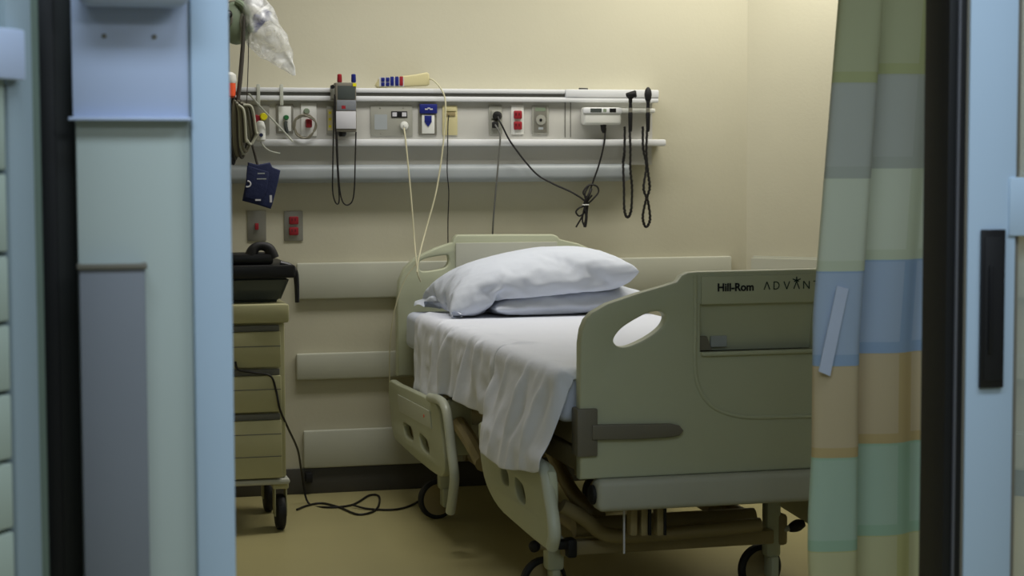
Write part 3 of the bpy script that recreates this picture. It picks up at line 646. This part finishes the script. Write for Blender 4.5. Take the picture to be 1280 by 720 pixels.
obj('small_label', bx(xa, xb, YF+.022, YF+.030, zb, za), M['trough'], fb, smooth=False)
xa, za = XZ(YF, 876, 421); xb, zb = XZ(YF, 891, 438)
obj('corner_key', plane_poly([(xa, YF+.008, zb), (xb, YF+.008, zb), (xa+.6*(xb-xa), YF+.008, za), (xa, YF+.008, za)], .025, (0, 1, 0)), M['bracket'], fb, smooth=False)
# moulded arc below and crease
bm = tube(B(), [XZ3 for XZ3 in [P(1, YF, 869, 345), P(1, YF, 869, 400), P(1, YF, 869, 460), P(1, YF, 876, 490), P(1, YF, 895, 511), P(1, YF, 930, 521), P(1, YF, 980, 521), P(1, YF, 1030, 519), P(1, YF, 1060, 515)]], .006, seg=10)
obj('moulded_ridge', bm, M['bed'], fb)
# lettering
x, z = XZ(YF-.006, 897, 364); x2, _ = XZ(YF-.006, 942, 353)
obj('lettering', text_bm('Hill-Rom', .0315, x, YF-.0068, z, off=.0009, fit=x2-x), M['ink'], fb, smooth=False)
def stroke(bm, a, b, w_, y):
    a = Vector((a[0], y, a[1])); b = Vector((b[0], y, b[1])); d = (b-a).normalized(); n_ = Vector((-d.z, 0, d.x))*w_/2
    vs = [bm.verts.new(p) for p in (a-n_, b-n_, b+n_, a+n_)]; r = bmesh.ops.extrude_face_region(bm, geom=[bm.faces.new(vs)])
    bmesh.ops.translate(bm, verts=[g for g in r['geom'] if isinstance(g, bmesh.types.BMVert)], vec=(0, .0012, 0))
xs, zs = XZ(YF-.006, 955, 362.0); xn, _ = XZ(YF-.006, 967.4, 361.5); pitch = xn-xs; hgt = .0225; wd = .0175
bm = B(); yv = YF-.0075
def L(ch, x):
    if ch == 'A': stroke(bm, (x, zs), (x+wd/2, zs+hgt), .0028, yv); stroke(bm, (x+wd/2, zs+hgt), (x+wd, zs), .0028, yv)
    if ch == 'V': stroke(bm, (x, zs+hgt), (x+wd/2, zs), .0028, yv); stroke(bm, (x+wd/2, zs), (x+wd, zs+hgt), .0028, yv)
    if ch == 'N': stroke(bm, (x, zs), (x, zs+hgt), .0028, yv); stroke(bm, (x, zs+hgt), (x+wd, zs), .0028, yv); stroke(bm, (x+wd, zs), (x+wd, zs+hgt), .0028, yv)
    if ch == 'T': stroke(bm, (x, zs+hgt-.001), (x+wd, zs+hgt-.001), .0028, yv); stroke(bm, (x+wd/2, zs), (x+wd/2, zs+hgt), .0028, yv)
    if ch == 'D':
        stroke(bm, (x, zs), (x, zs+hgt), .0028, yv); pr = None
        for k in range(9):
            a = math.pi/2-math.pi*k/8; p = (x+wd*.35+math.cos(a)*wd*.55, zs+hgt/2+math.sin(a)*(hgt/2-.001))
            if k == 0: stroke(bm, (x, p[1]), p, .0026, yv)
            if pr: stroke(bm, pr, p, .0026, yv)
            pr = p
        stroke(bm, pr, (x, pr[1]), .0026, yv)
for i, ch in enumerate('ADVANTA'): L(ch, xs+pitch*i)
ax_ = xs+pitch*3+wd/2; az = zs+hgt+.002
for a, l in ((90, .011), (160, .013), (20, .013), (200, .008), (-20, .008)):
    stroke(bm, (ax_, az), (ax_+math.cos(math.radians(a))*l, az+math.sin(math.radians(a))*l), .0032, yv)
obj('lettering', bm, M['inkgreen'], fb, smooth=False)
# bracket with tongue
xa, za = XZ(YF, 722, 511); xb, zb = XZ(YF, 746, 570)
bk = obj('corner_bracket', bx(xa-.004, xb, YF-.012, YF+.05, zb, za, bev=.005), M['bracket'], bed)
tg = [XZ(YF-.012, *p) for p in ((740, 550), (740, 531), (800, 530), (838, 529.5), (849, 532), (854, 538), (849, 544), (838, 546.5), (800, 549))]
obj('tongue', extrude_outline(tg, [], 'xz', YF-.018, YF-.0005, .004), M['bracket'], bk)
# bottom bumper
xa, za = XZ(YF-.03, 748, 603); xb, zb = XZ(YF-.03, 752, 641)
bb = obj('foot_bumper', bx(xa, .52, YF-.035, YF+.045, zb, .4475, bev=.018, seg=4), M['bedgrey'], bed)
obj('side_roller', lathe(B(), (xa-.014, YF+.01, (zb+.4475)/2), [(.022, 0), (.028, .004), (.028, .012), (.02, .0138)], Vector((1, 0, 0))), M['rubber'], bb)
# headboard
YHB = -.15
ho = [(497, 470), (496.5, 385), (499, 352), (506, 335), (520, 322), (545, 310), (566, 303), (568, 297), (572, 293.5), (640, 293), (692, 293), (697, 295), (700, 299), (722, 304), (748, 315), (760, 325), (766, 338), (768, 370), (768, 470)]
ho = [XZ(YHB, *p) for p in ho]
hh = [XZ(YHB, *p) for p in ((524, 331), (530, 324), (556, 319), (561, 322), (560, 331), (552, 336), (528, 339))]
hh = smooth2d(hh, 4)
cxh = (ho[0][0]+ho[-1][0])/2
hh2 = [(2*cxh-a, b) for a, b in hh][::-1]
hbd = obj('headboard', extrude_outline(ho, [hh, hh2], 'xz', YHB, YHB+.045, .007), M['bed'], bed)
xa, za = XZ(YHB, 569, 303); xb, _ = XZ(YHB, 696, 303)
obj('centre_panel', bx(xa, xb, YHB-.010, YHB-.0002, .62, za-.002, bev=.004), M['bedgrey'], hbd)
# deck, frame, base
MX0, MX1, MY0, MY1 = -.485, .405, -2.385, -.165        # mattress extents
obj('sleep_deck', bx(-.42, .36, -2.36, -.21, .525, .60, bev=.01), M['frame'], bed)
bm = B()
for x in (-.40, .34): box(bm, x-.02, x+.02, -2.36, -.19, .455, .515, bev=.006)
for y in (-2.30, -1.3, -.25): box(bm, -.40, .34, y-.02, y+.02, .465, .51, bev=.006)
for x in (-.40, .34): box(bm, x-.018, x+.018, -2.36, -2.32, .44, .53, bev=.003)
obj('intermediate_frame', bm, M['frame'], bed)
bm = B()
for x in (-.33, .20): tube(bm, [(x, -2.12, .24), (x, -.70, .24)], .028, smooth=False, seg=12)
tube(bm, [(-.36, -2.12, .245), (.22, -2.12, .245)], .03, smooth=False, seg=12); tube(bm, [(-.36, -.66, .245), (.22, -.66, .245)], .03, smooth=False, seg=12)
obj('base_frame', bm, M['frame'], bed)
for x in (-.26, .12):
    obj('lift_arm', tube(B(), [(x, -2.05, .26), (x, -1.75, .29), (x, -1.35, .46)], .024, seg=12), M['frame'], bed)
    obj('lift_arm', tube(B(), [(x, -.72, .26), (x, -.9, .30), (x, -1.2, .46)], .024, seg=12), M['frame'], bed)
obj('motor_housing', bx(-.16, .02, -1.9, -1.35, .30, .42, bev=.02), M['bracket'], bed)
obj('crossbar', tube(B(), [P(1, -2.22, 702, 632), P(1, -2.22, 730, 648), P(1, -2.22, 757, 668), P(1, -2.22, 800, 670), P(1, -2.22, 880, 663), P(1, -2.22, 950, 656)], .022, n=5, seg=12), M['frame'], bed)
obj('lower_crossbar', bx(P(1, -2.15, 700, 690).x, P(1, -2.15, 965, 690).x, -2.17, -2.13, P(1, -2.15, 700, 694).z, P(1, -2.15, 700, 676).z, bev=.006), M['frame'], bed)
# legs and casters
def bedcaster(x, y, ztop, w_=.05, r=.075, off=-.02):
    lg = obj('leg', bx(x-w_/2, x+w_/2, y-w_/2, y+w_/2, .12, ztop, bev=.012), M['bed'], bed)
    obj('fork', bx(x-.013, x+.013, y-.035, y+.03, .055, .125, bev=.006), M['bed'], lg)
    ax_ = Vector((.18, -1, 0)).normalized(); c = Vector((x+off, y+.045, r))-ax_*.014
    w2 = obj('wheel', lathe(B(), c, [(r*.80, 0), (r*.9, .0), (r, .006), (r, .022), (r*.9, .028), (r*.80, .028)], ax_, 40), M['rubber'], lg)
    obj('hub_cap', lathe(B(), c-ax_*.001, [(r*.79, 0), (r*.79, .030)], ax_, 30), M['frame'], lg)
    return lg
xl = P(1, -2.12, 692, 705).x; xr_ = P(1, -2.12, 964, 680).x
l1 = bedcaster(xl, -2.12, P(1, -2.12, 690, 668).z, .055); l2 = bedcaster(xr_, -2.12, P(1, -2.12, 960, 625).z, .05)
hx_ = P(1, -.70, 556, 640).x; bedcaster(hx_, -.70, .26, .05); bedcaster(.20, -.70, .26, .05)
# brake pedals
pd = obj('brake_pedal', tube(B(), [(xr_+.02, -2.13, P(1, -2.13, 975, 665).z), P(1, -2.15, 986, 660), P(1, -2.15, 992, 657)], .009), M['bedgrey'], bed)
obj('pedal_pad', tube(B(), [P(1, -2.15, 986, 661), P(1, -2.15, 996, 657), P(1, -2.15, 1005, 654)], lambda t: .011+.008*math.sin(t*3.1)), M['rubber'], pd)
pd = obj('brake_pedal', tube(B(), [P(1, -2.15, 668, 684), P(1, -2.15, 690, 683), P(1, -2.15, 712, 682)], .010), M['frame'], bed)
bm = B(); q = P(1, -2.17, 712, 683); box(bm, q.x-.014, q.x+.016, q.y-.03, q.y+.02, q.z-.03, q.z+.026, bev=.007); q = P(1, -2.17, 702, 679); box(bm, q.x-.02, q.x+.012, q.y-.035, q.y+.01, q.z-.013, q.z+.012, bev=.005)
obj('pedal_pad', bm, M['rubber'], pd); obj('pedal_knob', ball(B(), P(1, -2.17, 668, 683), .018), M['rubber'], pd)
obj('link_plate', bx(xr_+.012, xr_+.045, -2.15, -2.07, P(1, -2.12, 975, 680).z, P(1, -2.12, 975, 641).z, bev=.012), M['frame'], bed)
for px in (790, 803, 823):
    q = P(1, -2.38, px, 655); obj('support_tab', bx(q.x-.010, q.x+.010, -2.40, -2.36, P(1, -2.38, px, 668).z, .455, bev=.003), M['frame'], bed)
for px in (812, 831):
    q = P(1, -2.40, px, 655); obj('dark_slot', bx(q.x-.004, q.x+.004, -2.405, -2.395, P(1, -2.40, px, 669).z, .40, bev=.001), M['rubber'], bed)  # solid dark strips drawn for the dark slots between the tabs
q0 = P(1, -2.41, 780, 692); obj('white_strap', bx(q0.x-.0025, q0.x+.0025, -2.412, -2.408, q0.z, .42), M['paper'], bed, smooth=False)
# side rails
def rail(x, outl, slots, tubepts, topb, nm='side_rail', r=.017):
    o2 = [(P(0, x, *p).y, P(0, x, *p).z) for p in outl]
    h2 = [smooth2d([(P(0, x, *p).y, P(0, x, *p).z) for p in s], 4) for s in slots]
    sr = obj(nm, extrude_outline(smooth2d(o2, 3), h2, 'yz', x-.014, x+.014, .006), M['bed'], bed)
    obj('rail_tube', tube(B(), [P(0, x-.012, *p) for p in tubepts], r, seg=14), M['bedlt'], sr)
    return sr
XR1 = -.53
sr = rail(XR1, [(490, 477), (500, 480), (520, 489), (540, 499), (552, 510), (556, 540), (560, 575), (558, 594), (548, 592), (525, 574), (505, 556), (496, 545), (492, 515)],
     [[(508, 529), (514, 531), (519, 537), (521, 549), (516, 549), (510, 543)], [(528, 542), (534, 546), (539, 553), (541, 566), (535, 564), (530, 556)]],
     [(538, 497), (549, 500), (556, 508), (560, 525), (564, 560), (568, 595), (566, 620), (563, 640)], None)
obj('control_pad', extrude_outline([(P(0, XR1-.015, *p).y, P(0, XR1-.015, *p).z) for p in ((498, 493), (538, 514), (540, 536), (500, 514))], [], 'yz', XR1-.019, XR1-.0142, .001), M['bedlt'], sr)
obj('nurse_button', lathe(B(), P(0, XR1-.019, 530, 520), [(.006, 0), (.006, .002)], Vector((-1, 0, 0))), M['orange'], sr)
XR2 = -.513
sr = rail(XR2, [(603, 530), (612, 535), (640, 552), (672, 572), (690, 590), (692, 640), (690, 682), (680, 680), (650, 655), (628, 634), (613, 606), (606, 575)],
     [[(630, 583), (636, 586), (640, 593), (641, 606), (636, 605), (632, 598)], [(648, 597), (655, 602), (660, 611), (662, 629), (655, 626), (650, 615)]],
     [(660, 574), (674, 580), (682, 592), (686, 615), (691, 645), (693, 668), (690, 684)], None, r=.0185)
for xx, p in ((XR1, ((500, 520), (548, 575))), (XR2, ((624, 575), (668, 632)))):
    a_, b_ = P(0, xx, *p[0]), P(0, xx, *p[1]); obj('slot_backing', bx(xx+.016, xx+.026, b_.y, a_.y, a_.z-.10, a_.z-.012, bev=.003), M['frame'], bed)
# far side rails
for (ya, yb) in ((-.16, -1.05), (-1.62, -2.40)):
    o2 = [(ya, .47), (yb+.05, .47), (yb, .42), (yb, .24), (yb+.06, .18), (ya-.1, .22), (ya, .30)]
    s_ = obj('side_rail', extrude_outline(o2, [], 'yz', .43, .456, .006), M['bed'], bed)
# mechanism seen between the rails
obj('hinge_arm', tube(B(), [P(0, -.47, 574, 530), P(0, -.47, 590, 555), P(0, -.47, 604, 580)], .028, seg=10), M['frame'], bed)
obj('rail_bracket', bx(-.515, -.42, -1.05, -.98, .30, .50, bev=.008), M['bed'], bed)
obj('rail_bracket', bx(.34, .43, -.7, -.6, .30, .50, bev=.008), M['bed'], bed)
obj('rail_bracket', bx(.34, .43, -2.1, -2.0, .30, .50, bev=.008), M['bed'], bed)

# mattress with fitted sheet
bm = bx(MX0, MX1, MY0, MY1, .601, .747, bev=.03, seg=5)
bmesh.ops.subdivide_edges(bm, edges=[e for e in bm.edges if e.calc_length() > .2], cuts=30, use_grid_fill=True)
for v in bm.verts:
    n_ = noise.noise(Vector((v.co.x*6, v.co.y*9, v.co.z*3)))
    if v.co.z < .70: v.co.x += .006*n_*(1 if v.co.x > 0 else -1)
tag(obj('mattress', bm, M['fitted'], angle=60), 'mattress under a pale blue-white fitted sheet on the hospital bed', 'mattress')

# ------------------------------------------------------------------ bed linen: draped and settled by a cloth simulation, then kept as plain meshes
XE = MX0-.004; ZT = .752
hem_px = [(507, 484), (520, 488), (535, 495), (550, 490), (566, 493), (580, 506), (592, 514), (602, 527), (605, 548), (612, 562), (625, 570), (640, 580), (665, 585), (692, 588)]
XS = -.535
hemd = [(P(0, XS, *p).y, P(0, XS, *p).z) for p in hem_px]
def hem(y):
    if y >= hemd[0][0]: return hemd[0][1]
    for (a, za), (b, zb) in zip(hemd, hemd[1:]):
        if b <= y <= a: t = (a-y)/(a-b) if a != b else 0; t = t*t*(3-2*t); return za+(zb-za)*t
    return hemd[-1][1]
def collider(name, bm, outer=.003, fr=30):
    me = bpy.data.meshes.new(name); bmesh.ops.recalc_face_normals(bm, faces=bm.faces); bmesh.ops.triangulate(bm, faces=bm.faces); bm.to_mesh(me); bm.free(); o = bpy.data.objects.new(name, me); COL.objects.link(o)
    o.modifiers.new('c', 'COLLISION'); o.collision.thickness_outer = outer; o.collision.thickness_inner = .02; o.collision.cloth_friction = fr; o.collision.damping = .6
    return o
def settle(bm, frames, mass=.3, tension=15, bending=.5, pressure=None, pins=None, self_col=False, quality=7, shrink=0):
    me = bpy.data.meshes.new('sim'); bm.to_mesh(me); bm.free(); o = bpy.data.objects.new('sim', me); COL.objects.link(o)
    c = o.modifiers.new('cloth', 'CLOTH'); s = c.settings; s.quality = quality; s.mass = mass
    s.tension_stiffness = tension; s.compression_stiffness = tension; s.shear_stiffness = tension*.4; s.bending_stiffness = bending
    s.tension_damping = 8; s.compression_damping = 8; s.shear_damping = 8; s.bending_damping = .6; s.air_damping = 1.5
    if shrink: s.shrink_min = shrink
    c.collision_settings.distance_min = .003; c.collision_settings.collision_quality = 4; c.collision_settings.friction = 30
    if self_col: c.collision_settings.use_self_collision = True; c.collision_settings.self_distance_min = .003
    if pressure is not None: s.use_pressure = True; s.uniform_pressure_force = pressure
    if pins:
        vg = o.vertex_groups.new(name='pin')
        for w_, idx in pins: vg.add(idx, w_, 'REPLACE')
        s.vertex_group_mass = 'pin'
    c.point_cache.frame_start = 1; c.point_cache.frame_end = frames
    for f in range(1, frames+1):
        S.frame_set(f)
    dg = bpy.context.evaluated_depsgraph_get(); m2 = bpy.data.meshes.new_from_object(o.evaluated_get(dg))
    bpy.data.objects.remove(o); S.frame_set(1)
    b2 = B(); b2.from_mesh(m2); bpy.data.meshes.remove(m2); return b2
def pillow_bm(c, L_, W_, nx, ny, rz, flap=0, seed=0, ry=0):
    bm = B(); T = {}; Bo = {}
    R_ = Matrix.Rotation(rz, 3, 'Z') @ Matrix.Rotation(ry, 3, 'Y')
    for i in range(nx+1):
        for j in range(ny+1):
            u = i/nx*2-1; v = j/ny*2-1
            h = .05*(1-abs(u)**4)*(1-abs(v)**4); p = Vector((u*L_/2, v*W_/2, h+(.006*noise.noise(Vector((u*3, v*3, seed))) if abs(u)<1 and abs(v)<1 else 0)))
            T[i, j] = bm.verts.new(R_ @ p+Vector(c))
            Bo[i, j] = T[i, j] if i in (0, nx) or j in (0, ny) else bm.verts.new(R_ @ Vector((p.x, p.y, -h))+Vector(c))
    for i in range(nx):
        for j in range(ny):
            bm.faces.new((T[i, j], T[i+1, j], T[i+1, j+1], T[i, j+1])); bm.faces.new((Bo[i, j], Bo[i, j+1], Bo[i+1, j+1], Bo[i+1, j]))
    if flap:
        for s in (1, -1):
            prev = [T[0, j] for j in range(ny+1)]
            for k in range(1, 7):
                cur = [bm.verts.new(R_ @ Vector((-L_/2-flap*k/6, (j/ny*2-1)*W_/2, s*.006*min(1, k)+.006*math.sin(j*.5)))+Vector(c)) for j in range(ny+1)]
                for j in range(ny):
                    f = (prev[j], cur[j], cur[j+1], prev[j+1]); bm.faces.new(f if s < 0 else f[::-1])
                prev = cur
    return bm

# --- sheet
c1 = collider('c1', bx(MX0-.001, MX1+.001, MY0-.001, MY1, .45, .750, bev=.03, seg=3))
c2 = collider('c2', bx(XR2-.034, -.40, -2.46, -1.72, .25, .512, bev=.01))
NU, NX = 90, 80
ya, yb = P(0, XE, 521, 397).y, -2.40
bm = B(); G = []
for i in range(NU+1):
    t = i/NU; y = ya+(yb-ya)*t; zh = hem(y); xl = XE-(ZT-zh)-.004; xr_ = MX1+.16; row = []
    for j in range(NX+1):
        x = xl+(xr_-xl)*j/NX; k = min(1, max(0, (-.30-x)/.25))
        a = .016*k*math.sin(y*34+1.8*noise.noise(Vector((x*3, y*2, 4)))*2+x*6)+.010*k*math.sin(y*61+x*10)
        row.append(bm.verts.new((x, y, ZT+.010+a+.030*k+.022*noise.noise(Vector((x*3.5, y*3.5, 1)))*(.4+.6*k)+.010)))
    G.append(row)
for i in range(NU):
    for j in range(NX): bm.faces.new((G[i][j], G[i][j+1], G[i+1][j+1], G[i+1][j]))
bm = settle(bm, 34, mass=.15, tension=8, bending=.05, quality=6)
for o in (c1, c2): bpy.data.objects.remove(o)
so = obj('top_sheet', bm, M['sheet'], angle=180)
tag(so, 'white top sheet spread over the mattress, wrinkled side hanging over the near edge', 'sheet')
md = so.modifiers.new('th', 'SOLIDIFY'); md.thickness = .002; md.offset = 1
md = so.modifiers.new('sub', 'SUBSURF'); md.levels = md.render_levels = 1
# --- pillows
c1 = collider('c1', bx(MX0-.3, MX1+.3, MY0, MY1+.1, .45, .757))
c3 = collider('c3', bx(-.6, .5, -.165, -.10, .5, 1.3))
def add_pillow(b_, label):
    o = obj('pillow', b_, M['pillow'], angle=180); tag(o, label, 'pillow')
    return o
p1 = add_pillow(settle(pillow_bm((.085, -.44, .81), .68, .50, 46, 34, math.radians(3), seed=2), 26, mass=.02, tension=9, bending=.12, pressure=1.55, shrink=-.03), 'lower white pillow, flat on the mattress under the other one')
p1.modifiers.new('c', 'COLLISION'); p1.collision.thickness_outer = .004; p1.collision.cloth_friction = 30
p2 = add_pillow(settle(pillow_bm((-.05, -.43, .95), .79, .56, 54, 38, math.radians(-2), flap=.05, seed=4), 40, mass=.03, tension=9, bending=.12, pressure=3.1, shrink=-.03), 'plump upper white pillow lying on top of the other, open case end at left')
for m_ in list(p1.modifiers): p1.modifiers.remove(m_)
for p_ in (p1, p2): md = p_.modifiers.new('sub', 'SUBSURF'); md.levels = md.render_levels = 1
for o in (c1, c3): bpy.data.objects.remove(o)

# ------------------------------------------------------------------ curtain
def curtain_mat():
    m = bpy.data.materials.new('curtain_patchwork'); m.use_nodes = True; t = m.node_tree; n = t.nodes; b = n['Principled BSDF']
    b.inputs['Roughness'].default_value = .85
    uv = n.new('ShaderNodeUVMap'); uv.uv_map = 'UVMap'; sp = n.new('ShaderNodeSeparateXYZ'); t.links.new(uv.outputs[0], sp.inputs[0])
    def math_(op, a, b_=None, c_=None):
        k = n.new('ShaderNodeMath'); k.operation = op
        for i, v in enumerate((a, b_, c_)):
            if v is None: continue
            if hasattr(v, 'is_linked'): t.links.new(v, k.inputs[i])
            else: k.inputs[i].default_value = v
        return k.outputs[0]
    cols = [(206, 204, 160), (180, 204, 184), (206, 188, 152), (176, 194, 218), (214, 220, 200), (188, 192, 184), (190, 194, 156)]
    fr = math_('FRACT', math_('DIVIDE', sp.outputs[1], 7.0))
    r = n.new('ShaderNodeValToRGB'); r.color_ramp.interpolation = 'CONSTANT'
    els = r.color_ramp.elements; els[0].position = 0; els[0].color = rgb(*cols[0])
    els[1].position = 1/7; els[1].color = rgb(*cols[1])
    for i in range(2, 7): e_ = els.new(i/7); e_.color = rgb(*cols[i])
    t.links.new(fr, r.inputs[0])
    fv = math_('FRACT', sp.outputs[1]); fu = math_('FRACT', sp.outputs[0])
    bordv = math_('LESS_THAN', fv, .13); bordu = math_('LESS_THAN', fu, .22); bord = math_('MAXIMUM', bordv, bordu)
    hs_ = n.new('ShaderNodeHueSaturation'); hs_.inputs['Saturation'].default_value = 1.3; hs_.inputs['Value'].default_value = .92
    t.links.new(r.outputs[0], hs_.inputs['Color']); mx = n.new('ShaderNodeMix'); mx.data_type = 'RGBA'
    t.links.new(bord, mx.inputs[0]); t.links.new(r.outputs[0], mx.inputs[6]); t.links.new(hs_.outputs[0], mx.inputs[7])
    t.links.new(mx.outputs[2], b.inputs['Base Color'])
    tl = n.new('ShaderNodeBsdfTranslucent'); t.links.new(mx.outputs[2], tl.inputs['Color']); ms = n.new('ShaderNodeMixShader'); ms.inputs[0].default_value = .12
    t.links.new(b.outputs[0], ms.inputs[1]); t.links.new(tl.outputs[0], ms.inputs[2]); t.links.new(ms.outputs[0], n['Material Output'].inputs['Surface'])
    return m
def curtain():
    me_bm = B(); uvl = me_bm.loops.layers.uv.new('UVMap')
    # plan of the cloth: x position, y position, fold offset of the pattern row, measured along the hem
    YC = -3.5
    zs_ = [.30+(2.42-.30)*i/60 for i in range(61)]
    def plan(z):
        py_ = 202+(1.16-z)*590
        pl = 1019+max(0, (300-py_))*.068-(4 if py_ > 480 else 0)*min(1, (py_-480)/90)+(0 if py_ < 620 else (py_-620)*.05)
        pm = 1072+max(0, 340-py_)*.055-0
        xl_ = P(1, YC-.05, pl, 300).x; xm = P(1, YC-.04, pm, 300).x; xr2 = P(1, YC+.03, 1196-(py_-360)*.004, 300).x
        pts = []
        # underlap (comes from behind), leading edge fold, then main cloth
        pts += [(xl_+.10, YC+.015), (xl_+.05, YC+.0), (xl_+.012, YC-.02), (xl_, YC-.045), (xl_+.012, YC-.06), (xl_+.04, YC-.068), (xm-.025, YC-.072), (xm-.006, YC-.064), (xm+.002, YC-.045), (xm-.004, YC-.03), (xm+.006, YC-.016), (xm+.03, YC-.022), (xm+.08, YC-.035), (xm+.12, YC-.03), (xm+.15, YC-.012), (xm+.175, YC-.004), (xm+.20, YC-.02), (xm+.235, YC-.03), (xr2+.02, YC+.0), (xr2+.06, YC+.02), (xr2+.10, YC-.01)]
        return [Vector((a, b, z)) for a, b in pts]
    rows = []; us = None
    for z in zs_:
        p = spline(plan(z), 5)
        if us is None or True:
            d = [0]
            for a, b in zip(p, p[1:]): d.append(d[-1]+(b-a).length)
        rows.append(([me_bm.verts.new(q) for q in p], d))
    nrow = len(rows[0][0]); kd = 0
    mid = 8*5
    for i in range(len(rows)-1):
        for j in range(nrow-1):
            f = me_bm.faces.new((rows[i][0][j], rows[i][0][j+1], rows[i+1][0][j+1], rows[i+1][0][j]))
            for l, (ii, jj) in zip(f.loops, ((i, j), (i, j+1), (i+1, j+1), (i+1, j))):
                z = zs_[ii]; off = -.022 if jj <= mid else 0
                d = rows[ii][1]; dd = d[jj]-d[mid]
                l[uvl].uv = ((dd+.07)/.2115 if jj > mid else (dd+.42)/.2115, (z-off-.4795)/.2115+22)
    me = bpy.data.meshes.new('privacy_curtain'); 
    org = Vector((.05, YC, .30)); bmesh.ops.translate(me_bm, verts=me_bm.verts, vec=-org); me_bm.to_mesh(me); me_bm.free()
    for p in me.polygons: p.use_smooth = True
    me.materials.append(curtain_mat()); o = bpy.data.objects.new('privacy_curtain', me); o.location = org; COL.objects.link(o)
    so_ = o.modifiers.new('th', 'SOLIDIFY'); so_.thickness = .002
    ORG[o.name] = org
    tag(o, 'pastel patchwork privacy curtain hanging in folds beside the right door', 'curtain')
    # ties and hem strip: the turned-over corner with light squares
    return o
cu = curtain()
q = [P(1, -3.573, *p) for p in ((1046, 357), (1060, 361), (1037, 470), (1023, 464))]
bm = plane_poly([v for v in q], .003, (0, -1, 0)); obj('turned_edge', bm, mat('curtain_blue_strip', (196, 206, 228), .8), cu, smooth=False)
tr = thing('curtain_track', 'curtain track on the ceiling above the curtain', 'track', (.0, -3.52, 2.42))
obj('rail', bx(-.6, 1.2, -3.53, -3.51, 2.425, 2.60, bev=.002), M['white'], tr)

# ------------------------------------------------------------------ left foreground cabinet, turned toward the opening
YK = -4.85
c_end = P(1, YK, 15, 480); c_end.z = 0
dk = Vector((math.sin(math.radians(35)), math.cos(math.radians(35)), 0)); nk = Vector((dk.y, -dk.x, 0))   # face direction and outward normal
kb = thing('storage_cabinet', 'pale drawer cabinet cut off by the left edge of the frame', 'cabinet', c_end-dk*.25)
def kbox(s0, s1, d0, d1, z0, z1, bev=0):
    bm = B(); box(bm, s0, s1, d0, d1, z0, z1, bev=bev)
    for v in bm.verts: v.co = c_end+dk*v.co.x+nk*v.co.y+Vector((0, 0, v.co.z))
    return bm
obj('carcass', kbox(-.5, 0, -.16, -.021, .05, 1.75, .004), M['cabinet'], kb)
obj('corner_post', kbox(.0005, .060, -.06, .004, .03, 1.75, .010), M['cabpost'], kb)
obj('edge_trim', kbox(.0605, .084, -.06, -.004, .03, 1.75, .004), M['cabtrim'], kb)
zz = [P(1, YK-.02, 18, p).z for p in (215, 318, 405, 492, 578, 665)]; zz.append(zz[-1]-.11); zz.append(zz[-1]-.11); zz.append(zz[-1]-.11); zz.insert(0, zz[0]+.13)
for a, b in zip(zz, zz[1:]):
    obj('drawer', kbox(-.49, -.002, -.0205, 0, b+.003, a-.003, .003), M['cabinet'], kb)
za = P(1, YK, 10, 37).z; zb = P(1, YK, 10, 100).z
obj('latch_block', kbox(-.10, .018, .0045, .02, zb, za, .003), M['holder'], kb)
